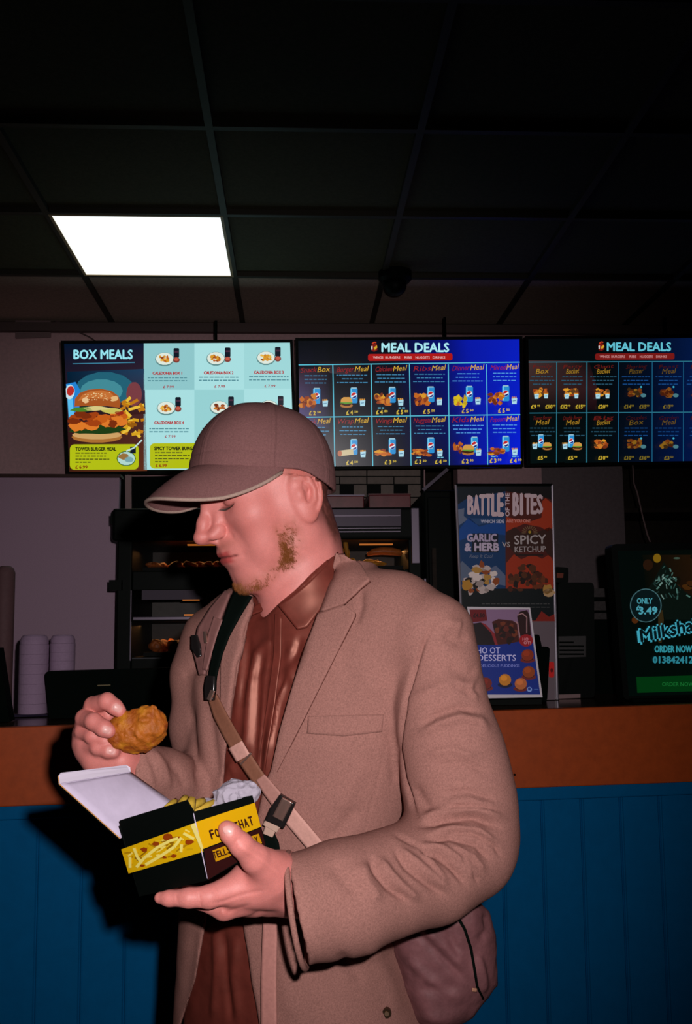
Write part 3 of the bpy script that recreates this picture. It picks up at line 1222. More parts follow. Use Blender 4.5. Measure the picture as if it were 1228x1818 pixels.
# lower cupboards that carry the panel and cabinet
kb = thing('back_bench', (0, 3.5, 0), 'dark work bench under the hot food cabinet and grey panel', 'bench')
MB().box((-2.6, 3.26, 0.0), (0.47, 4.1, 0.10)).build('plinth', m_blackm, kb)
MB().box((-2.6, 3.22, 0.10), (0.47, 4.1, 1.019)).build('body', m_black, kb)
# extractor hood above
hd = thing('extractor_hood', yplane(400, 838, 4.2), 'black extractor housing under the left and middle screens', 'extractor hood')
q = [yplane(234, 846, 4.05), yplane(573, 842, 4.05), yplane(573, 1000, 4.05), yplane(234, 1000, 4.05)]
MB().slab(q, (0, 0.35, 0)).build('housing', m_blackm, hd)
q = [yplane(222, 843, 4.04), yplane(233, 843, 4.04), yplane(234, 990, 4.04), yplane(223, 990, 4.04)]
MB().slab(q, (0, 0.02, 0)).build('edge_strip', m_strip, hd)
q = [yplane(208, 840, 4.10), yplane(223, 840, 4.10), yplane(223, 1000, 4.10), yplane(208, 1000, 4.10)]
MB().slab(q, (0, 0.3, 0)).build('side_panel', m_blackm, hd)

# tiled strip on the wall right of the cap
tl = MB()
m_tg = mat('grey_tile', (0.26, 0.20, 0.17), 0.35, noise=(40, 0.15))
tp = thing('tile_panel', yplane(660, 900, YW), 'grey wall tiles with a row of black squares above the red boxes', 'wall tiles')
for r, (va, vb_) in enumerate(((834, 845), (847, 859), (861, 882), (884, 905))):
    for i in range(8):
        ua = 556+i*24
        if r in (0,):
            if i % 4: continue
            ub = ua+94
        elif r == 1:
            if i % 2: continue
            ub = ua+46
        else:
            ub = ua+22.5
        bl = (r == 2 and i % 2 == 0) or r == 3 and i % 2 == 0
        if bl: continue
        tl.slab([yplane(ua, va, YW-0.008), yplane(ub, va, YW-0.008), yplane(ub, vb_, YW-0.008), yplane(ua, vb_, YW-0.008)], (0, 0.007, 0))
tl.build('grey_tiles', m_tg, tp)
q = [yplane(552, 832, YW-0.004), yplane(752, 832, YW-0.004), yplane(752, 960, YW-0.004), yplane(552, 960, YW-0.004)]
MB().slab(q, (0, 0.003, 0)).build('black_tiles', m_black, tp)

# hot food cabinet
YH = 3.30
HD = 0.5
X = lambda u, v=1050: yplane(u, v, YH).x
Zh = lambda v, u=480: yplane(u, v, YH).z
xl, xr = X(206), X(750)
hot = thing('hot_food_cabinet', (0.5*(xl+xr), YH+HD/2, 1.02), 'black hot food display cabinet with three shelves behind the man', 'food cabinet')
m_in = mat('cabinet_inside', (0.06, 0.05, 0.045), 0.5, noise=(30, 0.2))
ztopc, zbase = Zh(903), 1.02
MB().box((xl, YH+HD-0.02, zbase), (xr, YH+HD, ztopc)).build('back_wall', m_in, hot)
for a, b in ((xl, xl+0.05), (xr-0.045, xr)):
    MB().box((a, YH+0.005, zbase), (b, YH+HD, ztopc)).build('side_panel', m_black, hot, bevel=0.006)
MB().box((xl-0.012, YH-0.03, Zh(960)), (xr+0.0, YH+HD, ztopc)).build('canopy', m_black, hot, bevel=0.01)
MB().box((X(576), YH-0.036, Zh(938)), (xr-0.07, YH-0.028, Zh(906))).build('canopy_plate', mat('plum_steel', (0.055, 0.04, 0.06), 0.4, metal=0.3), hot, bevel=0.002)
for v_ in (919, 941, 947):
    MB().box((X(576), YH-0.042, Zh(v_+0.9)), (xr-0.075, YH-0.031, Zh(v_-0.9))).build('trim_strip', m_steel, hot)
# shelves
for va, vb_, nm in ((1012, 1046, 'shelf'), (1094, 1101, 'shelf'), (1164, 1216, 'shelf')):
    MB().box((xl+0.05, YH+0.012, Zh(vb_)), (xr-0.045, YH+HD-0.02, Zh(va))).build(nm, m_black, hot, bevel=0.003)
MB().box((xl+0.055, YH-0.002, Zh(1099)), (xr-0.05, YH+0.011, Zh(1093))).build('rail', m_steel, hot, bevel=0.002)
MB().box((xl+0.055, YH-0.004, Zh(1167)), (xr-0.05, YH+0.011, Zh(1165))).build('rail', mat('rail_dark', (.05, .05, .06), .5), hot)
MB().box((X(252), YH-0.002, Zh(1063)), (X(360), YH+0.010, Zh(1046))).build('label_strip', mat('label_purple', (0.07, 0.05, 0.075), .6), hot)
MB().box((X(355), YH-0.006, Zh(1056)), (X(400), YH-0.001, Zh(1053))).build('trim_strip', m_chrome, hot)
MB().box((xl-0.018, YH-0.02, Zh(930)), (xl+0.02, YH+0.03, Zh(912))).build('hinge', m_black, hot)
MB().box((xl-0.02, YH-0.02, Zh(1046)), (xl+0.02, YH+0.03, Zh(1028))).build('hinge', m_black, hot)
MB().box((X(729), YH-0.05, Zh(1004)), (X(743), YH-0.032, Zh(906))).build('post', m_steel, hot, bevel=0.002)
MB().box((X(732), YH-0.05, Zh(1060)), (X(743), YH-0.032, Zh(1028))).build('post', m_steel, hot, bevel=0.002)
MB().box((X(752), YH-0.02, Zh(1060)), (X(755), YH, Zh(1030))).build('post', m_steel, hot)
MB().box((X(232), YH-0.001, Zh(1170)), (X(233.5), YH+0.012, Zh(1046))).build('glass_edge', m_steel, hot)
# heating bars: warm lamps of the cabinet
m_warm = mat('heat_bar', (0.2, 0.05, 0.01), 0.5, emit=((1.0, 0.28, 0.04), 0.5))
for va, ua, ub in ((965, 330, 390), (966, 640, 700), (1063, 322, 352), (1090, 325, 352)):
    MB().box((X(ua), YH+0.03, Zh(va+1.2)), (X(ub), YH+0.045, Zh(va-1.2))).build('heating_bar', m_warm, hot)
for k_, (uc, vc, e) in enumerate(((330, 972, 0.22), (660, 972, 0.75), (300, 1108, 0.22))):
    a_ = lamp('cabinet_lamp', 'AREA', (X(uc), YH+0.2, Zh(vc)+0.0), e, (1.0, 0.42, 0.12), shape='RECTANGLE', size=0.3, size_y=0.05)
    a_.rotation_euler = (0, 0, 0)
q = [(xl+0.05, YH+0.004, Zh(962)), (xr-0.05, YH+0.004, Zh(962)), (xr-0.05, YH+0.004, Zh(1012)), (xl+0.05, YH+0.004, Zh(1012))]
gm = mat('clear_glass', (0.02, 0.02, 0.02), 0.03, spec=0.5)
gm.node_tree.nodes['Principled BSDF'].inputs['Alpha'].default_value = 0.12
MB().slab(q, (0, 0.003, 0)).build('glass', gm, hot)
q = [(xl+0.05, YH+0.004, Zh(1101)), (xr-0.05, YH+0.004, Zh(1101)), (xr-0.05, YH+0.004, Zh(1164)), (xl+0.05, YH+0.004, Zh(1164))]
MB().slab(q, (0, 0.003, 0)).build('glass', gm, hot)


def ico(sub=3):
    import bmesh
    bm = bmesh.new()
    bmesh.ops.create_icosphere(bm, subdivisions=sub, radius=1)
    V = np.array([v.co[:] for v in bm.verts])
    F = [tuple(v.index for v in f.verts) for f in bm.faces]
    bm.free()
    return V, F


ICO = ico(4)
ICO3 = ico(3)


def lump(name, c, r, m, seed, rot=0.0, rough=0.3, fine=0.12, parent=None, hi=False):
    V, F = ICO if hi else ICO3
    D = 1+rough*vnoise(V, 1.7, seed)+fine*vnoise(V, 5.0, seed+9)
    W = V*D[:, None]*np.array(r)
    ca, sa = math.cos(rot), math.sin(rot)
    W = np.stack([W[:, 0]*ca-W[:, 1]*sa, W[:, 0]*sa+W[:, 1]*ca, W[:, 2]], -1)
    return mesh(name, W+np.array(c), F, m, parent, True, origin=c)


m_fry1 = mat('fried_crust', (0.36, 0.085, 0.012), 0.45, noise=(60, 0.6), bump=(120, 0.6, 0.004))
m_fry2 = mat('fried_chip', (0.60, 0.26, 0.02), 0.5, noise=(40, 0.2))
rnd = random.Random(31)
protos = []


def pieces(name, n, ulo, uhi, v, ylo, yhi, r, m, lab, cat, grp, seed, tray=None):
    z = Zh(v)
    proto = [lump(name, (0, 0, 0), r, m, seed+i, rough=0.35) for i in range(4)]
    for i in range(n):
        src = proto[i % 4]
        if i < 4:
            o = src
        else:
            o = src.copy()
            COL.objects.link(o)
        row = i % 3
        x_ = X(ulo+(uhi-ulo)*(i+rnd.uniform(.2, .8))/n)
        o.location = (x_, ylo+(yhi-ylo)*(row+.5)/3, z+r[2]*1.05+rnd.uniform(0, .3)*r[2])
        o.rotation_euler = (rnd.uniform(-.3, .3), rnd.uniform(-.3, .3), rnd.uniform(0, 6))
        tag(o, lab, cat, grp)


def tray(name, ua, ub, v, label, h=0.012):
    t = thing(name, (X((ua+ub)/2), YH+0.2, Zh(v)), label, 'tray')
    a, b = X(ua), X(ub)
    z = Zh(v)
    MB().box((a, YH+0.035, z), (b, YH+0.40, z+0.003)).build('base', m_steel, t)
    mb_ = MB()
    mb_.box((a-0.003, YH+0.03, z), (b+0.003, YH+0.035, z+h))
    mb_.box((a-0.003, YH+0.40, z), (b+0.003, YH+0.405, z+h))
    mb_.box((a-0.003, YH+0.035, z), (a, YH+0.40, z+h))
    mb_.box((b, YH+0.035, z), (b+0.003, YH+0.40, z+h))
    mb_.build('rim', m_black, t)
    return t


tray('food_tray', 252, 420, 1011, 'dark tray of browned chicken on the top shelf, left of the face')
tray('food_tray', 570, 716, 1011, 'dark tray of golden food on the top shelf behind the neck')
tray('food_tray', 255, 420, 1163, 'dark tray of fried chicken on the lower shelf, left of the shoulder')
pieces('fried_chicken', 14, 262, 415, 1007, YH+0.06, YH+0.26, (0.026, 0.018, 0.013), m_fry1,
       'browned fried chicken piece on the top shelf tray left of the face', 'fried chicken', 'fried chicken pieces on the top tray', 50)
pieces('chicken_piece', 13, 266, 400, 1159, YH+0.06, YH+0.24, (0.024, 0.02, 0.021), m_fry1,
       'orange fried chicken piece heaped on the lower shelf tray', 'fried chicken', 'fried chicken pieces on the lower tray', 90)
# golden strips and a long roll on the right tray
for i, (u0, v0, u1, v1) in enumerate(((600, 955, 608, 985), (612, 958, 618, 990), (606, 990, 634, 1000), (620, 998, 655, 1004), (640, 1000, 672, 996), (598, 960, 594, 980))):
    a, b = yplane(u0, v0, YH+0.07+0.012*i), yplane(u1, v1, YH+0.07+0.012*i)
    pts = [a+(b-a)*t+Vector((0, 0, 0.004*math.sin(t*9+i))) for t in [k/6 for k in range(7)]]
    o = MB().tube(pts, [0.004, .008, .009, .007, .009, .008, .004], 8).build('golden_strip', m_fry2, smooth=True, origin=a)
    tag(o, 'crooked golden strip of fried food behind the back of the neck', 'fried food', 'golden strips on the top tray')
pts = [yplane(u, v, YH+0.12) for u, v in ((652, 985), (662, 980), (678, 978), (696, 979), (708, 981), (713, 985))]
o = MB().tube(pts, [0.006, .012, .014, .014, .012, .006], 10).build('sausage_roll', mat('roll_crust', (0.5, 0.13, 0.02), 0.4, noise=(50, .3)), smooth=True, origin=pts[2])
tag(o, 'long orange roll of fried food lying across the right tray', 'fried food')
o = lump('flat_bread', yplane(662, 1001, YH+0.10), (0.04, 0.03, 0.008), m_fry2, 7, rough=.4)
tag(o, 'flat yellow piece of food under the long orange roll', 'fried food')

# two dark red boxes on top of the cabinet
m_rb = mat('dark_red_card', (0.16, 0.035, 0.04), 0.3, noise=(8, 0.5), spec=0.5)
for ua, ub, va, lab in ((574, 646, 880, 'dark red carton on the cabinet beside the neck'), (654, 729, 878, 'dark red carton on the cabinet nearer the poster')):
    b = thing('red_carton', yplane((ua+ub)/2, 903, YH+0.1), lab, 'carton')
    z0_ = ztopc+0.0015
    x0_, x1_ = yplane(ua, 890, YH+0.05).x, yplane(ub, 890, YH+0.05).x
    z1_ = yplane(ua, va, YH+0.05).z
    MB().box((x0_, YH+0.05, z0_), (x1_, YH+0.25, z1_)).build('carton_body', m_rb, b, bevel=0.004)
    MB().box((x0_-0.001, YH+0.048, z1_-0.001), (x1_+0.001, YH+0.252, z1_+0.003)).build('lid', m_steel if ua < 600 else m_rb, b)

# black tall fridge between cabinet and poster
fg = thing('upright_fridge', (X(790)+0.08, 3.9, 0), 'tall black fridge in the gap left of the BATTLE OF THE BITES board', 'fridge')
xa, xb = yplane(757, 1000, 3.75).x, yplane(900, 1000, 3.75).x
zf = yplane(760, 868, 3.75).z
MB().box((xa, 3.78, 0.0), (xb, 4.35, zf)).build('body', m_black, fg, bevel=0.01)
MB().box((xa+0.01, 3.755, 0.08), (xb-0.01, 3.779, zf-0.03)).build('door', m_black, fg, bevel=0.004)
MB().box((xa+0.02, 3.735, 1.5), (xa+0.035, 3.755, 1.75)).build('handle', m_dark, fg)
st = MB().slab([yplane(749, 868, 3.9), yplane(753, 872, 3.9), yplane(797, 834, 3.9), yplane(792, 831, 3.9)], (0, 0.01, 0))
tag(st.build('metal_bracket', m_steel), 'short slanting metal strip under the middle screen', 'bracket')

# kitchen shelving glimpsed at the right
sh = thing('kitchen_shelf', (2.2, 4.9, 0), 'dark kitchen shelf rack glimpsed beyond the wall at the right edge', 'shelf rack')
for z in (1.45, 1.72, 2.0):
    MB().box((1.56, 4.75, z), (2.6, 5.1, z+0.02)).build('shelf', m_dark, sh)
for x_ in (1.57, 2.55):
    MB().box((x_, 4.74, 0), (x_+0.02, 4.76, 2.2)).build('upright', m_steel, sh)
br = MB().tube([yplane(u, v, 4.262) for u, v in ((1122, 812), (1125, 858), (1131, 875), (1140, 915), (1149, 950), (1154, 962))], [.003, .003, .004, .003, .004, .003], 8)
br.build('power_cable', m_strip, t3)

# ------------------------------------------------------------------ things standing on the counter
def art_mat(name, rough, gain):
    m = mat(name, (1, 1, 1), rough, spec=0.2, attr='col')
    nt = m.node_tree
    b = nt.nodes['Principled BSDF']
    src = b.inputs['Base Color'].links[0].from_socket
    v = nt.nodes.new('ShaderNodeVectorMath')
    v.operation = 'SCALE'
    v.inputs['Scale'].default_value = gain
    nt.links.new(src, v.inputs[0])
    nt.links.new(v.outputs[0], b.inputs['Base Color'])
    return m


m_print = art_mat('poster_print', 0.5, 2.6)
m_print2 = art_mat('leaflet_print', 0.45, 2.3)
m_alu = mat('aluminium', (0.7, 0.62, 0.72), 0.3, metal=0.7)
m_white = mat('white_card', (0.5, 0.42, 0.44), 0.6)

# BATTLE OF THE BITES board
dB = 2.98
Q = [px(809, 861, dB+0.02), px(980, 861, dB+0.02), px(989, 1246, dB-0.02), px(825, 1250, dB-0.02)]
bd = thing('poster_board', (Q[2]+Q[3])/2, 'tall BATTLE OF THE BITES poster board in blue and orange', 'poster board')
nb_ = (Q[1]-Q[0]).cross(Q[3]-Q[0]).normalized()
if nb_.dot(CAM-Q[0]) < 0: nb_ = -nb_
MB().slab([p-nb_*0.002 for p in Q], -nb_*0.018).build('board', m_white, bd)
for i, (a, b) in enumerate(((0, 3), (1, 2), (0, 1))):
    MB().tube([Q[a], Q[b]], 0.0042, 8).build('edge_rail', m_alu if i < 2 else m_black, bd)
A = Art(Q[0], Q[1], Q[3])
rnd = random.Random(3)
L_ = lambda v: 811+(v-861)*0.0395
R_ = lambda v: 979+(v-861)*0.0235
A.poly([(L_(862), 862), (R_(862), 862), (R_(1112), 1112), (L_(1112), 1112)], (2, 9, 12)); A.up()
A.poly([(L_(864), 868), (897, 866), (897, 1045), (L_(1046), 1046)], (6, 44, 84))
A.poly([(897, 866), (R_(868), 868), (R_(1040), 1040), (897, 1045)], (66, 18, 12)); A.up()
A.poly([(812, 866), (897, 864), (897, 872), (860, 880), (830, 884), (812, 896)], (3, 14, 24))
A.poly([(897, 864), (979, 864), (980, 888), (970, 884), (950, 880), (897, 872)], (14, 8, 10))
A.poly([(812, 905), (824, 902), (823, 916), (830, 922), (813, 934)], (84, 92, 112))
A.poly([(829, 920), (893, 921), (893, 928), (868, 926), (851, 932), (843, 930)], (30, 60, 100))
A.poly([(815, 940), (832, 918), (850, 935), (880, 927), (897, 930), (897, 950), (850, 946), (815, 960)], (4, 56, 120))
A.poly([(814, 1030), (815, 1003), (820, 996), (835, 1010), (842, 1012), (842, 1035)], (74, 84, 104))
A.poly([(868, 1035), (868, 1010), (880, 1004), (897, 1022), (897, 1040)], (74, 84, 110))
A.poly([(898, 1036), (898, 1000), (912, 984), (925, 993), (945, 984), (962, 992), (975, 984), (983, 1000), (984, 1045), (898, 1045)], (134, 38, 12))
A.poly([(898, 918), (940, 926), (961, 919), (962, 890), (968, 884), (980, 894), (982, 935), (972, 944), (960, 936), (930, 930), (898, 944)], (140, 42, 16))
A.poly([(898, 944), (914, 936), (925, 945), (945, 948), (975, 936), (983, 945), (984, 990), (975, 988), (965, 975), (930, 978), (915, 985), (898, 965)], (44, 20, 14))
A.up()
PK = (176, 152, 158)
for i, ch in enumerate('BATTLE'):
    hh = 34+i*1.6
    A.text(ch, 835+i*10.6, 912.5+i*.7, hh, PK, w=9.0 if ch != 'L' else 8, bold=.03)
for i, ch in enumerate('BITES'):
    hh = 41-i*1.9
    A.text(ch, 915.5+i*10.6 if i != 1 else 925.5, 914.5-i*.9, hh, PK, w=9.2 if ch != 'I' else 2.8, bold=.03)
A.text('OF THE', 901.5+2.5, 896, 7.5, PK, w=41, bold=.03, ang=PI/2)
A.text('WHICH SIDE', 874, 928.5, 6, (150, 150, 170), w=41, bold=.05)
A.text('ARE YOU ON?', 920, 927.5, 6, (176, 110, 100), w=42, bold=.05)
A.rect(838, 947, 884, 981, (8, 16, 30), lay=A.k-.5)
A.text('GARLIC', 855, 961, 13.5, (150, 136, 160), w=52, bold=.05)
A.text('& HERB', 855, 978, 14.5, (160, 146, 165), w=60, bold=.05)
A.text('Keep It Cool', 853, 990, 6, (100, 104, 120), w=40, bold=.01, shear=.3)
A.text('VS', 898, 971, 9, (150, 140, 140), w=14, bold=.02)
A.text('SPICY', 941, 965.5, 16, (150, 140, 140), w=56, bold=.02, ang=.03)
A.text('KETCHUP', 941, 980, 10.5, (140, 130, 130), w=55, bold=.02, ang=.02)
for k in range(11):
    a = math.radians(180*k/10)
    A.line([(940+7*math.cos(a), 946-7*math.sin(a)), (940+14*math.cos(a), 946-13*math.sin(a))], .9, (110, 90, 60))
A.ell(940, 945, 5, 5, (40, 26, 10)); A.up(); A.ell(940, 944.5, 2.6, 2.6, (150, 120, 30))
A.rect(915, 984, 964, 987, (30, 12, 10))
A.up()
for k in range(46):
    t = rnd.random()
    u_, v_ = 855+rnd.uniform(-34, 36)*(1-abs(.2-t)*.5), 1000+t*50
    if v_ < 1000+abs(u_-853)*.62: continue
    A.blob(u_, v_, rnd.uniform(4, 9), rnd.uniform(4, 7), rnd.choice([(160, 144, 140), (130, 116, 112), (186, 170, 165), (120, 56, 20), (20, 14, 12), (150, 110, 50)]), rnd=rnd)
    A.k += .12
A.up()
for k in range(50):
    u_, v_ = 940+rnd.uniform(-36, 32), 1002+rnd.random()*46
    if v_ < 998+abs(u_-936)*.75: continue
    A.blob(u_, v_, rnd.uniform(4, 8), rnd.uniform(3, 7), rnd.choice([(60, 24, 10), (40, 16, 8), (90, 40, 16), (24, 12, 8), (70, 34, 14)]), rnd=rnd)
    A.k += .12
A.up()
A.blob(972, 1046, 10, 8, (150, 110, 50), rnd=rnd); A.blob(974, 1052, 11, 7, (160, 128, 90), rnd=rnd); A.blob(828, 1038, 10, 9, (150, 104, 30), rnd=rnd)
A.up()
for v_ in (1072, 1078):
    words(A, 915, v_, 120, (66, 66, 66), rnd, 1.2)
A.poly([(L_(1112), 1103), (836, 1094), (850, 1103), (860, 1098), (950, 1102), (961, 1085), (974, 1095), (984, 1090), (985, 1103)], (110, 24, 14))
A.rect(818, 1103, 985, 1244, (84, 72, 78))
A.up()
A.rrect(974, 1175, 983.5, 1203, 3, (170, 24, 22)); A.up(); A.ell(979, 1190, 2.4, 4, (80, 10, 12))
A.build('print', m_print, bd)

# desserts leaflet in an upright holder
dD = 2.66
Q = [px(829, 1077, dD+0.03), px(941, 1078.5, dD+0.03), px(963, 1238, dD-0.02), px(852, 1240, dD-0.02)]
ds = thing('dessert_leaflet', (Q[2]+Q[3])/2, 'white edged blue HO OT DESSERTS leaflet in a black holder on the counter', 'leaflet')
nd = (Q[1]-Q[0]).cross(Q[3]-Q[0]).normalized()
if nd.dot(CAM-Q[0]) < 0: nd = -nd
MB().slab([p-nd*0.001 for p in Q], -nd*0.003).build('card', mat('bright_card', (0.9, 0.8, 0.88), .5), ds)
MB().slab([p-nd*0.0045 for p in Q], -nd*0.004).build('back_plate', m_black, ds)
b0, b1 = ctop(856, 1252), ctop(962, 1251)
zz = ztop(b0)
MB().hexa([Vector((b0.x, b0.y, zz)), Vector((b1.x, b1.y, zz)), Vector((b1.x, b1.y+0.06, zz)), Vector((b0.x, b0.y+0.06, zz)),
           Vector((b0.x, b0.y+.01, Q[3].z+0.004)), Vector((b1.x, b1.y+.01, Q[2].z+0.004)), Vector((b1.x, b1.y+0.05, Q[2].z+0.004)), Vector((b0.x, b0.y+0.05, Q[3].z+0.004))]).build('foot', m_black, ds)
A = Art(Q[0], Q[1], Q[3], step=0.0003)
D = lambda u, v: (u+(v-1140)*.137, v)    # the leaflet leans: shift with height
def dp(pts): return [D(u, v) for u, v in pts]
# pixels below are written as if the leaflet stood upright at v = 1140
A.poly(dp([(841, 1082), (946, 1082), (946, 1140), (841, 1140)]), (118, 90, 118)); A.up()
A.poly(dp([(841, 1139), (946, 1139), (946, 1233), (841, 1233)]), (10, 36, 118)); A.up()
A.poly(dp([(841, 1082), (870, 1082), (870, 1102), (841, 1105)]), (92, 14, 20)); A.up()
A.text('£4.50', *D(856, 1096), 7, (34, 10, 14), w=20, bold=.04)
A.poly(dp([(838, 1108), (858, 1105), (874, 1122), (878, 1145), (838, 1145)]), (22, 10, 14))
A.poly(dp([(858, 1105), (866, 1108), (880, 1125), (883, 1145), (878, 1145), (874, 1124)]), (120, 30, 36))
A.poly(dp([(878, 1104), (890, 1099), (915, 1102), (922, 1107), (922, 1139), (900, 1143), (882, 1145)]), (58, 18, 14)); A.up()
for k in range(16):
    A.blob(*D(rnd.uniform(882, 916), rnd.uniform(1104, 1138)), rnd.uniform(3, 7), rnd.uniform(3, 8), rnd.choice([(84, 30, 22), (50, 16, 12), (100, 44, 24), (30, 12, 10)]), rnd=rnd); A.k += .1
A.line(dp([(920, 1103), (924, 1108), (923, 1140)]), 2.4, (150, 110, 112))
A.poly(dp([(924, 1094), (930, 1086), (943, 1083), (946, 1092), (944, 1128), (925, 1132)]), (36, 12, 14)); A.up()
A.line(dp([(925, 1092), (934, 1089), (941, 1096), (939, 1108), (937, 1124)]), 1.8, (150, 110, 112)); A.up()
A.ell(*D(934, 1137), 12.5, 11, (136, 18, 26)); A.up()
A.text('HO', *D(933, 1137), 5, (190, 120, 130), w=10, bold=.04); A.text('OT!', *D(935, 1143.5), 5, (190, 120, 130), w=12, bold=.04)
WH = (176, 172, 214)
A.text('HO OT', *D(843.5, 1160), 11, WH, w=41, bold=.012, align='l')
A.text('DESSERTS', *D(843, 1173), 11, WH, w=68, bold=.012, align='l')
A.text('DELICIOUS PUDDINGS', *D(846, 1184.5), 5.4, (110, 120, 190), w=70, bold=.02, align='l')
for u_, v_, bun, top in ((933, 1163, (120, 40, 16), 1), (931, 1193, (130, 56, 18), 1), (887, 1207, (176, 110, 30), 0), (914, 1214, (166, 90, 46), 2), (852, 1213, (104, 30, 20), 1)):
    c = D(u_, v_)
    A.ell(c[0], c[1]+9, 13, 5, (100, 30, 30) if top else (8, 14, 50)); A.up()
    A.ell(c[0], c[1]+5, 10, 6, (36, 14, 10)); A.up()
    A.ell(c[0], c[1], 11, 10.5, bun); A.up()
    A.ell(c[0]-2, c[1]-3, 6, 5, tuple(min(255, int(q*1.18)) for q in bun)); A.up()
A.ell(*D(928, 1224), 4.6, 4.6, (110, 140, 200)); A.up(); A.ell(*D(928, 1223), 2.6, 2.6, (30, 50, 130)); words(A, *D(940, 1224), 8, (60, 90, 160), rnd, 1.6)
A.build('print', m_print2, ds)

# black card terminal against the white foot of the board
cdm = thing('card_terminal', px(966, 1243, 2.85), 'black card terminal right of the desserts leaflet', 'card terminal')
o = rslab([px(u, v, 2.85) for u, v in round_quad([(948, 1148), (976, 1148), (971, 1246), (958, 1246)], 7)], (0, 0.035, 0)).build('body', m_blackm, cdm)
rslab([px(u, v, 2.85) for u, v in round_quad([(942, 1128), (957, 1126), (962, 1150), (948, 1150)], 4)], (0, 0.03, 0)).build('head', m_blackm, cdm)

# dark till printer
pr = thing('receipt_printer', px(1020, 1243, 3.0), 'dark receipt printer tower between the poster board and milkshake display', 'printer')
rslab([px(u, v, 3.0) for u, v in round_quad([(990, 1034), (1054, 1034), (1056, 1238), (992, 1243)], 8)], (0, 0.09, 0)).build('body', m_black, pr)
rslab([px(u, v, 3.0) for u, v in round_quad([(986, 1006), (1009, 1008), (1009, 1034), (986, 1034)], 3)], (0, 0.10, 0)).build('top_unit', m_black, pr)
MB().slab([px(u, v, 2.998) for u, v in ((988, 1017), (1000, 1018), (999, 1026), (988, 1026))], (0, 0.004, 0)).build('red_badge', mat('red_badge', (.2, .03, .01), .5), pr)
MB().slab([px(u, v, 2.995) for u, v in ((991, 1130), (1040, 1129), (1040, 1166), (991, 1168))], (0, 0.004, 0)).build('label', mat('label_grey', (.05, .045, .045), .6), pr)
lb = MB()
for k_ in range(4):
    lb.slab([px(u, v, 2.992) for u, v in ((993, 1139+k_*7), (1018 if k_ == 0 else 1036, 1139+k_*7), (1018 if k_ == 0 else 1036, 1142+k_*7), (993, 1142+k_*7))], (0, 0.002, 0))
lb.build('label_rows', m_blackm, pr)
MB().slab([px(u, v, 2.995) for u, v in ((992, 1233), (1030, 1232), (1030, 1239), (992, 1241))], (0, 0.004, 0)).build('strip', m_strip, pr)
# packets on the rack behind
for u0, v0, v1, lb_ in ((1052, 1045, 1060, 'top'), (1052, 1068, 1083.5, 'middle'), (1052, 1088.5, 1099.5, 'bottom')):
    o = MB().slab([px(u0, v0, 3.35), px(1098, v0-1, 3.35), px(1098, v1, 3.35), px(u0, v1, 3.35)], (0, 0.2, 0)).build('grey_packet', mat('packet', (.06, .05, .05), .7, noise=(80, .4)), origin=px(1070, v1, 3.35))
    tag(o, lb_+' grey packet of the three stacked between printer and milkshake display', 'packet')
rk = MB()
_a, _b = px(1050, 1100.5, 3.35), px(1110, 1100, 3.35)
rk.box((_a.x, _a.y, 0.0), (_b.x, _a.y+.22, _a.z))
rk.slab([px(1050, 1060.5, 3.35), px(1100, 1060, 3.35), px(1100, 1067, 3.35), px(1050, 1067.5, 3.35)], (0, 0.22, 0))
rk.slab([px(1050, 1084.3, 3.35), px(1100, 1084.3, 3.35), px(1100, 1087.5, 3.35), px(1050, 1087.5, 3.35)], (0, 0.22, 0))
tag(rk.build('side_unit', m_blackm), 'black side unit carrying grey packets behind the counter', 'unit')

# milkshake display
mk = thing('milkshake_display', px(1165, 1243, 2.82), 'dark screen advertising milkshake for only 3.49 at the right edge', 'display screen')
Qp = [(1084, 966), (1366, 962), (1372, 1236), (1107, 1243)]
rslab([px(u, v, 2.84+0.0*k) for k, (u, v) in enumerate(round_quad(Qp, 10))], (0, 0.06, 0)).build('housing', m_black, mk)
zz = px(1165, 1243, 2.84)
fb_ = px(1120, 1250, 2.82); fe_ = px(1330, 1243, 2.82)
MB().box((fb_.x, fb_.y-0.02, ztop(fb_)), (fe_.x, fb_.y+0.12, px(1120, 1240, 2.84).z)).build('foot', m_blackm, mk)
A = Art(px(1084, 966, 2.838), px(1366, 962, 2.838), px(1107, 1243, 2.838))
rnd = random.Random(77)
A.grad([(1096, 978), (1356, 974), (1358, 1230), (1116, 1236)], [(1, 6, 5), (5, 10, 6), (2, 10, 6), (1, 8, 6)]); A.up()
A.grad([(1140, 985), (1300, 985), (1300, 1080), (1150, 1085)], [(6, 8, 4), (40, 22, 8), (36, 18, 8), (3, 8, 6)]); A.up()
for k in range(16):
    u_, v_ = rnd.uniform(1180, 1270), rnd.uniform(985, 1085)
    A.blob(u_, v_, rnd.uniform(5, 12), rnd.uniform(4, 10), rnd.choice([(50, 26, 8), (34, 18, 8), (60, 34, 10), (14, 12, 6)]), rnd=rnd); A.k += .1
A.up()
A.poly([(1178, 998), (1188, 1012), (1195, 1032), (1215, 1050), (1235, 1062), (1225, 1100), (1180, 1100), (1165, 1060), (1150, 1045), (1160, 1030)], (8, 16, 12)); A.up()
for k in range(46):
    t = rnd.random()
    u_ = 1182+rnd.uniform(-1, 1)*(4+34*t); v_ = 1003+t*56
    A.line([(u_, v_), (u_+rnd.uniform(-6, 8), v_+rnd.uniform(3, 9))], rnd.uniform(1.2, 3), rnd.choice([(70, 106, 98), (44, 76, 70), (100, 130, 122), (24, 44, 40)])); A.k += .08
A.up()
A.ell(1166, 991, 7, 8, (112, 84, 14)); A.ell(1201, 991, 6, 1.8, (56, 74, 62)); A.ell(1127, 1101, 6, 6, (70, 34, 10)); A.ell(1150, 1003, 9, 10, (34, 18, 8), lay=A.k-1)
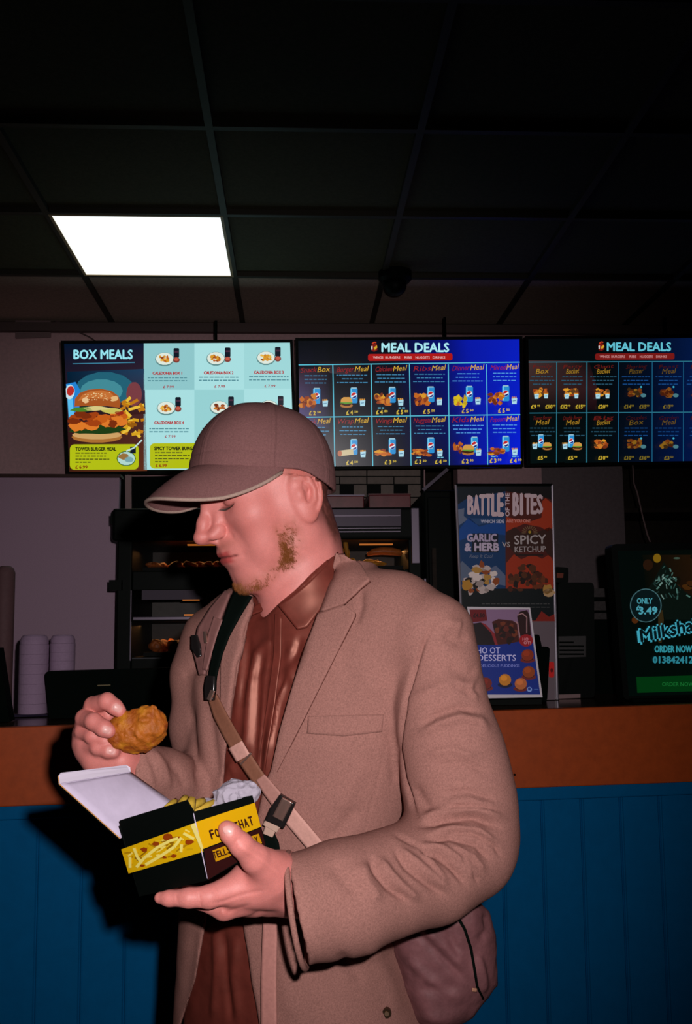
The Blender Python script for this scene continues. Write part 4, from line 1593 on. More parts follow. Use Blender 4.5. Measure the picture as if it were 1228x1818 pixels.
A.poly([(1168, 1085), (1176, 1083), (1178, 1100), (1174, 1142), (1168, 1140)], (44, 34, 16))
A.up()
A.ell(1146, 1075, 28, 30, (62, 98, 104), n=36); A.up(); A.ell(1146, 1075, 26.4, 28.6, (7, 20, 22), n=36); A.up()
A.text('ONLY', 1144, 1071.5, 10, (64, 140, 152), w=27, bold=.04)
A.text('£', 1132, 1083, 8, (70, 150, 165), w=5, bold=.03); A.text('3.49', 1150, 1090, 13, (70, 150, 165), w=32, bold=.05)
A.text('Milkshakes', 1136, 1141, 23, (60, 156, 176), w=142, bold=.13, shear=.1, ang=.22, align='l')
A.up()
A.text('Milkshakes', 1138, 1139.5, 22, (4, 18, 22), w=138, bold=.035, shear=.1, ang=.22, align='l')
A.text('ORDER NOW', 1162, 1158, 12, (44, 134, 146), w=66, bold=.04, align='l')
A.text('01384241241', 1159, 1177, 12, (40, 120, 134), w=84, bold=.05, align='l')
A.poly([(1129, 1202), (1340, 1196), (1341, 1224), (1131, 1230)], (2, 48, 14)); A.up()
A.text('ORDER NOW', 1175, 1218, 7, (20, 96, 40), w=56, bold=.02, align='l')
A.build('display', m_screen, mk)

# till monitor seen from behind
tm = thing('till_monitor', px(205, 1292, 2.72), 'black till monitor seen from behind, low on the counter by the raised hand', 'monitor')
rslab([px(u, v, 2.72) for u, v in round_quad([(79, 1192), (352, 1184), (352, 1282), (88, 1286)], 9)], (0, 0.035, 0)).build('housing', m_blackm, tm, bevel=0.003)
zz = ztop(px(205, 1280, 2.72))
b_ = px(205, 1280, 2.74)
MB().box((b_.x-0.12, b_.y-0.02, zz), (b_.x+0.12, b_.y+0.14, zz+0.012)).build('foot', m_blackm, tm)
MB().box((b_.x-0.03, b_.y+0.02, zz+0.01), (b_.x+0.03, b_.y+0.05, b_.z+0.06)).build('neck', m_blackm, tm)
lm = MB()
lm.slab([px(173, 1216, 2.716), px(196, 1215.4, 2.716), px(196, 1217.2, 2.716), px(173, 1218, 2.716)], (0, 0.003, 0))
lm.build('badge', mat('badge_dim', (.22, .17, .09), .5), tm)

# foam tubs in two upright stacks, on a dark base
m_foam = mat('foam', (0.40, 0.27, 0.40), 0.8, noise=(150, 0.08), spec=.1)
bs = MB()
bs.slab([px(15, 1283, 2.80), px(88, 1284, 2.80), px(88, 1292, 2.80), px(12, 1292, 2.80)], (0, 0.11, 0))
bz = bs.build('counter_block', mat('brown_block', (.10, .045, .04), .6))
tag(bz, 'low brown block on the counter under the left foam tubs', 'block')
dk = MB().slab([px(22, 1269, 2.805), px(84, 1269, 2.805), px(84, 1283, 2.805), px(20, 1283, 2.805)], (0, 0.10, 0)).build('dark_tray', mat('plum_tray', (.03, .022, .05), .5))
tag(dk, 'dark flat tray between the brown block and the left stack of foam tubs', 'tray')


def foam_stack(uc, vt, vb_, d, hwu, n, which):
    zt_, zb_ = px(uc, vt, d).z, px(uc, vb_, d).z
    c = px(uc, vb_, d)
    zb_ = max(zb_, ztop(c)+.001)
    r_ = hwu*d/FPX
    h_ = (zt_-zb_)/n
    src = None
    for i in range(n):
        z = zb_+i*h_
        if src is None:
            prof = [(r_*0.993, 0), (r_*.995, h_*0.6), (r_, h_*0.7), (r_, h_*0.985)]
            src = MB().lathe((c.x, c.y+r_, z), prof, 44).build('foam_tub', m_foam, smooth=False, origin=(c.x, c.y+r_, z))
            o = src
        elif i == n-1:
            prof = [(r_*0.96, 0), (r_*0.97, h_*0.4), (r_*0.86, h_*0.8), (r_*0.7, h_*.98), (r_*.3, h_)]
            o = MB().lathe((c.x, c.y+r_, z), prof, 44).build('foam_tub', m_foam, smooth=False, origin=(c.x, c.y+r_, z))
        else:
            o = src.copy()
            COL.objects.link(o)
            o.location = (c.x, c.y+r_, z)
        if i == n-1:
            tag(o, 'upturned pale foam tub crowning the '+which, 'foam tub')
        else:
            tag(o, 'pale foam tub nested in the '+which, 'foam tub', 'foam tubs in the '+which)


foam_stack(51, 1127, 1268.5, 2.81, 26, 8, 'taller left stack behind the monitor')
foam_stack(103, 1127, 1283, 2.85, 22.5, 9, 'right stack half hidden by the monitor')
# dark upright at the extreme left and a plain brown round-topped upright behind it
o = rslab([px(u, v, 2.66) for u, v in ((-40, 1150), (-3, 1150), (3, 1190), (17, 1289), (-40, 1290))], (0, 0.05, 0)).build('black_stand', m_blackm)
tag(o, 'black slanting edge of a stand at the extreme left of the counter', 'stand')
c = px(2, 1288, 2.9)
r_ = 17*2.9/FPX
hT = px(2, 1003, 2.9).z-ztop(c)
o = MB().lathe((c.x, c.y, ztop(c)), [(r_*.7, 0), (r_, .01), (r_, hT-.02), (r_*.8, hT-.006), (r_*.5, hT)], 24).build('brown_column', mat('brown_column', (.13, .065, .07), .7, noise=(100, .1)), smooth=True, origin=c)
tag(o, 'tall dull brown canister cut by the left edge, beside the foam tubs', 'column')


def settle(root):
    """nothing on the counter may dip into the worktop"""
    obs = [root]+[o for o in bpy.data.objects if o.parent == root]
    for o in obs:
        if o.type != 'MESH': continue
        W = wloc(o)
        for v in o.data.vertices:
            p = v.co+W
            s_ = (p-O2).dot(ex)
            y_ = (p-O2).dot(ey)
            if y_ > -0.01:
                zz_ = zt(s_)+0.0006
                if p.z < zz_: v.co.z += zz_-p.z


bpy.context.view_layer.update()
for o_ in list(bpy.data.objects):
    if o_.name.split('.')[0] in ('poster_board', 'dessert_leaflet', 'card_terminal', 'receipt_printer', 'milkshake_display', 'till_monitor', 'counter_block', 'dark_tray', 'black_stand', 'brown_column'):
        settle(o_)
# ------------------------------------------------------------------ the person
A3 = np.array


def npv(v): return np.array(v, dtype=np.float32)


# ---- head frame
HS = 1.08
HO = px(489, 886, 1.405)
ha, hp = math.radians(26), math.radians(20)
hf0 = Vector((-math.cos(ha), -math.sin(ha), 0))
HL = Vector((0, 0, 1)).cross(hf0).normalized()
HF = hf0*math.cos(hp)-Vector((0, 0, 1))*math.sin(hp)
HU = HF.cross(HL)
HR = np.stack([npv(HF), npv(HL), npv(HU)], -1)


def hloc(P): return ((P-npv(HO)) @ HR)/HS
def hw_(x, y, z): return HO + (HF*x+HL*y+HU*z)*HS


# ---- cap frame
KO = px(467, 851, 1.40)
kp = math.radians(-4)
ka = math.radians(26)
kf0 = Vector((-math.cos(ka), -math.sin(ka), 0))
KL = Vector((0, 0, 1)).cross(kf0).normalized()
KF = kf0*math.cos(kp)-Vector((0, 0, 1))*math.sin(kp)
KU = KF.cross(KL)
KR = np.stack([npv(KF), npv(KL), npv(KU)], -1)
KRX, KRY, KRZ = 0.103, 0.086, 0.106


def kloc(P): return (P-npv(KO)) @ KR
def kw(x, y, z): return KO + KF*x+KL*y+KU*z


def capdome(P, off=0.0):
    q = kloc(P)
    r = npv((KRX+off, KRY+off, KRZ+off))
    z = np.maximum(q[:, 2], 0)
    zz = np.minimum(q[:, 2], 0)
    q2 = np.stack([q[:, 0]-0.004*np.clip(z/.1, 0, 1), q[:, 1], z], -1)
    e = 2.25
    k0 = ((np.abs(q2)/r)**e).sum(1)**(1/e)
    return (k0-1)*0.09*np.where(q[:, 2] > 0, 1, 1)


NECK = pc((528, 925, 1.415, .052), (532, 975, 1.405, .055), (540, 1050, 1.405, .062), (556, 1120, 1.40, .085))


def ear(p):
    # p local, mirrored side y>0; ear local frame: tilt back ~12 deg, turned out ~25 deg
    c = npv((-0.0075, 0.0765, 0.001))
    q = (p-c)/npv((1.0, 1.1, 1.14))
    ca, sa = math.cos(.10), math.sin(.10)
    q = np.stack([q[:, 0]*ca+q[:, 2]*sa*1.0, q[:, 1], -q[:, 0]*sa+q[:, 2]*ca], -1)   # tilt in x-z
    cb, sb = math.cos(-.12), math.sin(-.12)
    q = np.stack([q[:, 0]*cb+q[:, 1]*sb, -q[:, 0]*sb+q[:, 1]*cb, q[:, 2]], -1)        # back edge stands out
    plate = ell(q, (0.0, 0.0, 0.0), (0.0180, 0.0062, 0.030))
    plate = smin(plate, ell(q, (0.004, 0.0, -0.024), (0.009, 0.005, 0.011)), .006)
    conc = ell(q, (0.002, 0.0058, -0.003), (0.0098, 0.0095, 0.0145))
    d = smax(plate, -conc, .0014)
    sc = ell(q, (-0.004, 0.0062, 0.0125), (0.0078, 0.0062, 0.0120))
    d = smax(d, -sc, .0015)
    # helix: start near front, go over top, down the back to the lobe
    hel = []
    for k in range(14):
        a = math.radians(42+k*15.4)
        hel.append(((0.0162*math.cos(a), 0.0052+0.0012*math.sin(a), 0.0015+0.0282*math.sin(a)), .0031-.00005*k))
    d = smin(d, chain(q, hel, .001), .0022)
    anti = [((-0.0005, .0036, .0175), .0022), ((-0.0060, .0040, .009), .0024), ((-0.0085, .0042, -.002), .0026), ((-0.0060, .0042, -.0125), .0027), ((0.0005, .0042, -.0175), .0026)]
    d = smin(d, chain(q, [(a_[0:1][0], a_[1]) for a_ in anti], .001), .0016)
    anti2 = [((0.0055, .0030, .0165), .0018), ((0.0, .0034, .010), .0021), ((-0.0060, .0038, .004), .0022)]
    d = smin(d, chain(q, anti2, .001), .002)
    trag = ell(q, (0.0118, 0.0030, -0.004), (0.0048, 0.0048, 0.0068))
    d = smin(d, trag, .003)
    crus = cone(q, (0.013, .002, .008), (0.003, .0018, .002), .0024, .0018)
    d = smin(d, crus, .002)
    can = ell(q, (0.0068, 0.0035, -0.006), (0.0035, 0.006, 0.0045))
    d = smax(d, -can, .0015)
    return d*1.0


def head(P):
    p = hloc(P)
    ys = np.abs(p[:, 1])
    s = np.stack([p[:, 0], ys, p[:, 2]], -1)
    d = ell(p, (-0.006, 0, 0.048), (0.097, 0.075, 0.078))
    d = smin(d, ell(p, (0.040, 0, 0.030), (0.054, 0.061, 0.060)), .02)
    d = smin(d, ell(p, (0.026, 0, -0.020), (0.056, 0.059, 0.065)), .02)
    d = smin(d, cone(s, (-0.002, .050, -0.048), (0.058, .022, -0.086), .0165, .0155), .026)
    d = smin(d, cone(s, (-0.004, .060, -0.010), (-0.002, .051, -0.050), .012, .0140), .02)
    d = smin(d, ell(s, (0.070, 0.006, -0.090), (0.0175, .0190, .0145)), .014)          # chin
    d = smin(d, ell(p, (0.050, 0, -0.058), (.043, .040, .036)), .02)
    d = smin(d, ell(s, (0.054, .044, -0.008), (.024, .0205, .020)), .026)             # cheekbone
    d = smin(d, ell(s, (0.050, .040, -0.040), (.022, .018, .026)), .02)             # cheek
    d = smin(d, ell(p, (0.0745, 0, -0.041), (.0225, .029, .023)), .014)                # muzzle
    d = smin(d, cone(s, (0.0865, .008, .041), (0.066, .048, .036), .0105, .0090), .012)  # brow
    d = smax(d, -ell(s, (0.0985, .033, .0175), (.0205, .0175, .0130)), .010)          # socket
    d = smax(d, -ell(s, (0.100, .019, .004), (.012, .0085, .014)), .009)             # beside the nose
    lid = ell(s, (0.0685, .0330, .0180), (.0150, .0160, .0125))
    d = smin(d, lid, .003)
    # closed lid line and fold above
    for zz, am, wd in ((0.0105, .0014, .0011), (.0265, .0009, .0012)):
        cz = zz+((s[:, 1]-.033)/.016)**2*(.0035 if zz < .02 else -.003)
        g = am*np.exp(-((s[:, 2]-cz)/wd)**2)*np.clip(1.25-np.abs(s[:, 1]-.033)/.0135, 0, 1)*(s[:, 0] > .06)
        d = d+g
    d = d-.0011*np.exp(-((s[:, 2]-.0085)/.0016)**2-((s[:, 1]-.033)/.012)**2)*(s[:, 0] > .06)
    # under-eye bag
    # nose
    n = chain(p, [((0.0865, 0, .032), .0080), ((0.0935, 0, .018), .0074), ((0.1055, 0, .000), .0078), ((0.1145, 0, -.0150), .0088)], .006)
    n = smin(n, ell(p, (0.1135, 0, -.0165), (.0105, .0098, .0090)), .004)
    n = smin(n, cone(s, (0.084, .010, .014), (0.094, .0125, -.012), .006, .0075), .008)
    n = smin(n, ell(s, (0.0990, .0115, -.0175), (.0115, .0066, .0075)), .006)
    n = smin(n, cone(p, (0.109, 0, -.0215), (.093, 0, -.0265), .0048, .0055), .004)
    d = smin(d, n, .0085)
    d = d+.0011*np.exp(-((np.sqrt((s[:, 0]-.0955)**2*1.0+(s[:, 2]+.0155)**2)-.0100)/.0016)**2)*((s[:, 0] < .0965) & (s[:, 1] > .010) & (s[:, 0] > .078))
    d = smax(d, -ell(s, (0.1010, .0078, -.0250), (.0064, .0036, .0040)), .0022)       # nostrils
    # lips
    up = chain(s, [((0.0935, 0, -.0440), .0042), ((0.0930, .007, -.0435), .0043), ((0.0885, .016, -.0462), .0034), ((0.0815, .0235, -.0500), .0022)], .003)
    lo = chain(s, [((0.0915, 0, -.0543), .0046), ((0.0902, .009, -.0540), .0046), ((0.0855, .017, -.0526), .0034), ((0.0810, .0230, -.0508), .0022)], .003)
    d = smin(d, up, .0045)
    d = smin(d, lo, .0045)
    cz = -.0492-.10*np.maximum(s[:, 1]-.012, 0)
    d = d+.0030*np.exp(-((s[:, 2]-cz)/.0012)**2)*np.clip((.029-s[:, 1])/.008, 0, 1)*(s[:, 0] > .062)
    d = d+.0022*np.exp(-((s[:, 2]+.066)/.006)**2-(s[:, 1]/.016)**2)*(s[:, 0] > .06)   # under the lip
    d = d+.0016*np.exp(-(np.sqrt((s[:, 0]-.0775)**2+(s[:, 1]-.029)**2+(s[:, 2]+.051)**2)/.0055)**2)  # mouth corner
    # crease from the nostril wing to the mouth
    a_, b_ = npv((.088, .019, -.019)), npv((.073, .033, -.045))
    d = d+.0013*np.exp(-((cone(s, a_, b_, 0, 0))/.0030)**2)
    # temple dip
    d = d+.0015*np.exp(-(np.sqrt((s[:, 0]-.045)**2+(s[:, 2]-.035)**2)/.018)**2)
    # ears
    e = ear(s)
    d = smin(d, e, .0045)
    # neck
    nk = chain(P, NECK, .02)/HS
    d = smin(d, ell(s, (0.006, .0630, -.008), (.018, .010, .030)), .022)
    d2 = smin(d, nk, .016)
    # neck tendon
    d2 = d2*HS
    # keep the skull inside the cap above its rim
    zc = kloc(P)[:, 2]
    lim = capdome(P, -.006)
    d2 = np.where(zc > -0.004, smax(d2, lim, .003), d2)
    return d2


RES = 1.0
import time
_T0 = time.time()
pmin = px(340, 1125, 1.40)
lo = (HO.x-.175, HO.y-.16, px(500, 1125, 1.4).z)
hi = (HO.x+.15, HO.y+.155, HO.z+.15)
V, F = nets(head, lo, hi, .0017*RES)
V = relax(V, F, 1, .4)
q = hloc(V.astype(np.float32)).astype(float)
qs = np.abs(q[:, 1])
ku = kloc(V.astype(np.float32))


def sst(x, a, b):
    t = np.clip((x-a)/(b-a), 0, 1)
    return t*t*(3-2*t)


SK = A3((0.60, 0.200, 0.175))


def skin_col(V, seed=0):
    n = vnoise(V, 90, seed)*.5+vnoise(V, 260, seed+1)*.5
    return SK[None]*(1+.07*n[:, None])*A3((1, 1, 1))


c = skin_col(V)
def mixc(c, col, m):
    m = np.clip(m, 0, 1)[:, None]
    return c*(1-m)+A3(col)[None]*m


blot = vnoise(V, 45, 5)
c = mixc(c, (0.46, 0.115, 0.095), .55*np.exp(-((q[:, 0]-.055)**2+(qs-.045)**2+(q[:, 2]+.012)**2)/.028**2)+.12*blot)
c = mixc(c, (0.44, 0.105, 0.085), .6*np.exp(-((q[:, 0]-.110)**2+(qs)**2+(q[:, 2]+.012)**2)/.018**2))
earm = sst(ear(np.stack([q[:, 0], qs, q[:, 2]], -1).astype(np.float32)), .004, -.001)
c = mixc(c, (0.47, 0.115, 0.088), .6*earm)
lipm = np.exp(-(np.minimum(np.abs(q[:, 2]+.0452-.02*np.maximum(qs-.01, 0))/.0036, np.abs(q[:, 2]+.0535)/.0045))**4)*sst(qs, .024, .014)*(q[:, 0] > .078)
c = mixc(c, (0.40, 0.045, 0.045), .85*lipm)
c = mixc(c, (0.13, 0.02, 0.018), .8*np.exp(-((q[:, 2]-(-.0492-.10*np.maximum(qs-.012, 0)))/.0011)**2)*sst(qs, .029, .022)*(q[:, 0] > .07))
eyem = np.exp(-((q[:, 2]-(.0098+((qs-.033)/.016)**2*.0035))/.0016)**2)*sst(qs, .018, .023)*sst(qs, .050, .044)*(q[:, 0] > .06)
c = mixc(c, (0.10, 0.03, 0.02), .8*eyem)
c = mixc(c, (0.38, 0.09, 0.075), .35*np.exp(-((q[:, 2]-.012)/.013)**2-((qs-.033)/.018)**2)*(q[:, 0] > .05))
# beard: moustache, chin, jaw patch running up towards the ear
fn = vnoise(V, 330, 11)*.5+.5*vnoise(V, 160, 12)
jw = np.exp(-(cone(np.stack([q[:, 0], qs, q[:, 2]], -1), (0.018, .057, -.036), (.032, .049, -.072), 0, 0)/.0135)**2)
jw2 = np.exp(-(cone(np.stack([q[:, 0], qs, q[:, 2]], -1), (0.036, .046, -.074), (.068, .024, -.090), 0, 0)/.010)**2)
pt_ = np.exp(-(cone(np.stack([q[:, 0], qs, q[:, 2]], -1), (0.041, .056, -.034), (.038, .054, -.062), 0, 0)/.008)**2)
chn = np.exp(-((q[:, 0]-.078)**2/.022**2+qs**2/.026**2+(q[:, 2]+.092)**2/.011**2))
mus = np.exp(-((q[:, 2]+.034)/.006)**2-((qs-.010)/.018)**2)*(q[:, 0] > .07)
beard = np.clip(jw*(.70+.7*fn)+jw2*(.62+.7*fn)+pt_*(.60+.6*fn)+chn*(.85+.4*fn)+.30*mus, 0, 1)
c = mixc(c, (0.20, 0.062, 0.014), .88*beard)
# cropped hair behind the ear and at the back of the neck
crop = sst(q[:, 0], -.020, -.038)*sst(q[:, 2], -.105, -.055)*(1-earm)
c = mixc(c, (0.060, 0.016, 0.010), .90*np.clip(crop*(1+.3*fn), 0, 1))
side = sst(q[:, 0], .020, .004)*sst(q[:, 2], .010, .022)*sst(q[:, 0], -.01, .0)*(1-earm)
c = mixc(c, (0.24, 0.075, 0.045), .5*side)
HV, HFc, HC, HBeard = V, F, c, beard
HN = vnormals(V, F)
print('head', len(V), time.time()-_T0)

# ---------------- hands
WRL = (528, 1573, 1.115)
palmL = [((530, 1572, 1.118), .0300), ((495, 1562, 1.105), .0290), ((455, 1566, 1.090), .0265), ((418, 1584, 1.082), .0170)]
def P3(l): return [(tuple(px(*p)), r) for p, r in l]
PL = P3(palmL)
TH = P3([((402, 1472, 1.040), .0088), ((409, 1480, 1.040), .0105), ((428, 1500, 1.044), .0122), ((452, 1524, 1.056), .0150), ((486, 1550, 1.082), .0240)])
IX = P3([((284, 1594, 1.065), .0062), ((300, 1595, 1.062), .0080), ((335, 1594, 1.058), .0100), ((372, 1592, 1.062), .0118), ((420, 1576, 1.078), .0165)])
MD = P3([((330, 1593, 1.100), .0078), ((355, 1598, 1.090), .0095), ((398, 1612, 1.085), .0128), ((432, 1598, 1.092), .0165)])
RG = P3([((300, 1588, 1.130), .0075), ((350, 1592, 1.125), .0090), ((405, 1606, 1.110), .0130), ((450, 1598, 1.108), .0170)])
PK_ = P3([((330, 1582, 1.155), .0065), ((370, 1588, 1.150), .0085), ((420, 1602, 1.130), .0115), ((470, 1598, 1.125), .0165)])


def handL(P):
    d = chain(P, PL, .012)
    d = smin(d, cone(P, px(505, 1592, 1.13), px(430, 1604, 1.10), .022, .012), .014)
    for ch, k in ((TH, .012), (IX, .008), (MD, .006), (RG, .006), (PK_, .006)):
        d = smin(d, chain(P, ch, .004), k)
    d = smin(d, cone(P, px(530, 1572, 1.118), px(600, 1578, 1.15), .030, .034), .015)
    # tendons and knuckle creases
    u, v, dd = proj(P)
    H = strokes(u, v, [(-.0011, 2.2, [(352, 1583), (357, 1612)]), (-.0007, 1.6, [(312, 1586), (315, 1604)]),
                       (-.0012, 3, [(372, 1604), (395, 1600), (430, 1588), (470, 1580)]),
                       (-.0009, 2.2, [(421, 1487), (415, 1506)]), (.0012, 6, [(420, 1500), (470, 1530), (505, 1560)]),
                       (-.0008, 3, [(398, 1622), (420, 1612), (445, 1606)]), (.0012, 5, [(390, 1618), (402, 1626)])])
    return d-H


NAILS_L = [((407, 1474, 1.030), .0085)]
loL = [min(px(*p)[a] for p in ((262, 1592, 1.05), (530, 1460, 1.03), (610, 1640, 1.2), (262, 1640, 1.2)))-.02 for a in range(3)]
hiL = [max(px(*p)[a] for p in ((262, 1592, 1.05), (530, 1450, 1.03), (610, 1640, 1.2), (610, 1640, 1.0)))+.02 for a in range(3)]
V1, F1 = nets(handL, loL, hiL, .0014*RES)
V1 = relax(V1, F1, 1, .4)
c1 = skin_col(V1, 3)
u1, v1, d1 = proj(V1)
c1 = mixc(c1, (0.47, 0.16, 0.125), .5*np.exp(-((u1-400)/14)**2-((v1-1475)/14)**2))
c1 = mixc(c1, (0.46, 0.13, 0.11), .5*np.exp(-((u1-405)/26)**2-((v1-1620)/10)**2)+.1*vnoise(V1, 40, 2))
nl = np.exp(-(((u1-407)*.9+(v1-1475)*.44)/6.5)**4-((-(u1-407)*.44+(v1-1475)*.9)/9.5)**4)*(d1 < 1.045)
c1 = mixc(c1, (0.66, 0.36, 0.32), .8*nl)
print('handL', len(V1), time.time()-_T0)

# right hand, holding the piece of chicken
dR = 1.235
FING = [
    [((153, 1283, dR+.035), .0125), ((165, 1252, dR+.018), .0108), ((190, 1245, dR), .0105), ((204, 1255, dR-.004), .0096), ((212, 1262, dR-.004), .0082)],
    [((147, 1302, dR+.030), .0122), ((150, 1275, dR+.010), .0110), ((166, 1281, dR-.010), .0106), ((184, 1293, dR-.016), .0102), ((193, 1298, dR-.016), .0086)],
    [((146, 1322, dR+.030), .0118), ((148, 1298, dR+.012), .0105), ((164, 1307, dR-.002), .0098), ((186, 1315, dR-.004), .0092), ((205, 1322, dR-.002), .0070)],
    [((152, 1338, dR+.032), .0110), ((152, 1320, dR+.016), .0098), ((174, 1327, dR-.004), .0094), ((192, 1333, dR-.008), .0088), ((202, 1335, dR-.008), .0074)],
]
FR = [P3(f) for f in FING]
THR = P3([((205, 1352, dR+.040), .0180), ((196, 1320, dR+.040), .0130), ((185, 1290, dR+.030), .0105), ((182, 1272, dR+.020), .0092), ((192, 1270, dR+.014), .0080)])
PR_ = P3([((242, 1372, 1.275), .0270), ((218, 1352, 1.268), .0275), ((188, 1338, 1.262), .0270), ((160, 1318, 1.262), .0200)])


def handR(P):
    d = chain(P, PR_, .014)
    d = smin(d, cone(P, px(158, 1296, dR+.038), px(165, 1330, dR+.03), .018, .021), .012)
    d = smin(d, cone(P, px(172, 1352, dR+.012), px(215, 1350, dR+.01), .014, .017), .014)
    fs_ = None
    for f in FR:
        e = chain(P, f, .003)
        fs_ = e if fs_ is None else smin(fs_, e, .0018)
    d = smin(d, fs_, .006)
    d = smin(d, chain(P, THR, .005), .006)
    d = smin(d, cone(P, px(242, 1372, 1.275), px(330, 1398, 1.36), .0265, .030), .01)
    return d


pts = [px(*p) for p in ((125, 1225, 1.2), (125, 1225, 1.31), (300, 1400, 1.2), (300, 1400, 1.34), (120, 1400, 1.3), (330, 1225, 1.2))]
loR = [min(p[a] for p in pts)-.01 for a in range(3)]
hiR = [max(p[a] for p in pts)+.01 for a in range(3)]
V2, F2 = nets(handR, loR, hiR, .0014*RES)
V2 = relax(V2, F2, 1, .4)
c2 = skin_col(V2, 7)
u2, v2, d2 = proj(V2)
c2 = mixc(c2, (0.46, 0.12, 0.10), .25+.2*vnoise(V2, 60, 2))
for (nu, nv, an, nd_) in ((208, 1257, .55, dR+.02), (190, 1296, .35, dR+.01), (197, 1333, .2, dR+.01)):
    du, dv = u2-nu, v2-nv
    a_ = du*math.cos(an)+dv*math.sin(an)
    b_ = -du*math.sin(an)+dv*math.cos(an)
    nl = np.exp(-(a_/8)**4-(b_/6.5)**4)*(d2 < nd_)
    c2 = mixc(c2, (0.70, 0.40, 0.37), .85*nl)
print('handR', len(V2), time.time()-_T0)

# finger nails as thin curved plates set into the finger tips
NAILS = [(V1, F1, 405, 1473, (-.9, .45), .0062, .0050), (V2, F2, 209, 1257, (.85, -.45), .0058, .0048),
         (V2, F2, 190, 1297, (.92, -.3), .0055, .0045), (V2, F2, 197, 1333, (.97, -.1), .0050, .0040)]

# ---------------- torso and arms
by = math.radians(32)
BF = npv((-math.sin(by), -math.cos(by), 0))
BL = npv((math.cos(by), -math.sin(by), 0))
ctop_ = px(566, 1100, 1.40)
cbot_ = px(534, 1800, 1.41)


def torso(P, off=0.0):
    z = P[:, 2]
    t = (z-cbot_.z)/(ctop_.z-cbot_.z)
    cx_ = cbot_.x+(ctop_.x-cbot_.x)*t
    cy_ = cbot_.y+(ctop_.y-cbot_.y)*t
    cx_ = cx_-np.interp(z, [.88, 1.02, 1.15, 1.32], [-.010, .018, .014, 0])
    qx, qy = P[:, 0]-cx_, P[:, 1]-cy_
    l = qx*BL[0]+qy*BL[1]
    f = qx*BF[0]+qy*BF[1]
    zk = [.60, .74, .88, 1.02, 1.15, 1.30, 1.38, 1.43, 1.465, 1.495, 1.53]
    ak = [.215, .205, .192, .158, .164, .184, .200, .208, .195, .145, .07]
    bk = [.16, .158, .148, .136, .130, .134, .130, .120, .106, .080, .05]
    a = np.interp(z, zk, ak)+off
    b = np.interp(z, zk, bk)+off
    # forward drift of the belly, shoulders slightly hunched
    f = f-np.interp(z, [.7, 1.1, 1.3, 1.5], [.01, .0, .0, -.03])
    k = (np.abs(l/a)**2.4+np.abs(f/b)**2.4)**(1/2.4)
    d = (k-1)*np.minimum(a, b)
    return np.maximum(d*.9, z-1.535)


ARML = pc((764, 1128, 1.285, .0535), (780, 1180, 1.275, .0480), (783, 1255, 1.265, .0560), (800, 1330, 1.255, .0630), (812, 1390, 1.25, .0650), (822, 1445, 1.24, .0640), (818, 1498, 1.225, .0655),
          (762, 1543, 1.19, .0600), (690, 1568, 1.155, .0560), (615, 1592, 1.125, .0590), (525, 1616, 1.095, .0600))
ARMR = pc((392, 1148, 1.475, .054), (372, 1200, 1.465, .0545), (366, 1290, 1.45, .050), (378, 1378, 1.43, .050), (385, 1415, 1.41, .050),
          (335, 1402, 1.37, .044), (290, 1386, 1.32, .0385), (246, 1372, 1.275, .0385))
SHB = pc((640, 1072, 1.35, .05), (700, 1092, 1.325, .055), (764, 1124, 1.285, .0535))
SHBR = pc((500, 1085, 1.42, .05), (440, 1105, 1.45, .05), (392, 1140, 1.475, .052))


def blazer_body(P):
    d = torso(P)
    d = smin(d, chain(P, SHB, .02), .035)
    d = smin(d, chain(P, SHBR, .02), .035)
    return d


def clean_side(u, v):
    """<0 on the cuff-to-elbow side of the left cuff edge"""
    return ((u-508)*(1712-1515)-(v-1515)*(546-508))/200.0


def blazer_f(P):
    u, v, dd = proj(P)
    aL = chain(P, ARML, .02)
    aR = chain(P, ARMR, .015)
    # cut the sleeves at their cuffs, hollow them
    inL = chain(P, [(p, r-.008) for p, r in ARML[-3:]], .01)
    cutL = -clean_side(u, v)/1500.0
    hol = np.maximum(inL, clean_side(u, v)/1500-.05)
    aL = np.maximum(aL, np.where(u < 640, cutL, -1))
    aL = np.where(u < 620, np.maximum(aL, -hol), aL)
    cR = ((244-u)*(1335-1420)-(1335-v)*(244-232))/86.0
    inR = chain(P, [(p, r-.006) for p, r in ARMR[-2:]], .01)
    # keep right part (u greater than the cuff line)
    line = (236+(1405-v)*.10-u)/1380.0
    aR = np.maximum(aR, np.where(u < 300, line, -1))
    aR = np.where(u < 275, np.maximum(aR, -inR), aR)
    d = blazer_body(P)
    # hem
    d = np.maximum(d, .735-P[:, 2])
    # shirt opening
    OP = [(452, 1030), (452, 1072), (440, 1110), (424, 1180), (411, 1260), (402, 1330), (396, 1395), (392, 1430), (380, 1520), (367, 1625), (348, 1740), (318, 1830), (290, 1990),
          (500, 1990), (462, 1830), (446, 1740), (432, 1640), (440, 1560), (455, 1460), (466, 1400), (482, 1370), (497, 1300), (515, 1235), (538, 1165), (566, 1090), (594, 1010), (606, 960), (560, 900), (470, 960)]
    s2 = polysd(u, v, OP)/1380.0
    cx_ = (ctop_.x+cbot_.x)/2
    cy_ = (ctop_.y+cbot_.y)/2
    fr_ = (P[:, 0]-cx_)*BF[0]+(P[:, 1]-cy_)*BF[1]
    slot = np.maximum(s2, .0-fr_)
    # neck hole
    nkh = chain(P, [(NECK[1][0], .062), (NECK[2][0], .070), (tuple(Vector(NECK[2][0])+Vector((0, 0, -.03))), .07)], .01)
    d = smax(d, -slot, .003)
    d = smax(d, -nkh, .004)
    d = smin(d, aL, .007)
    d = smin(d, aR, .012)
    return d


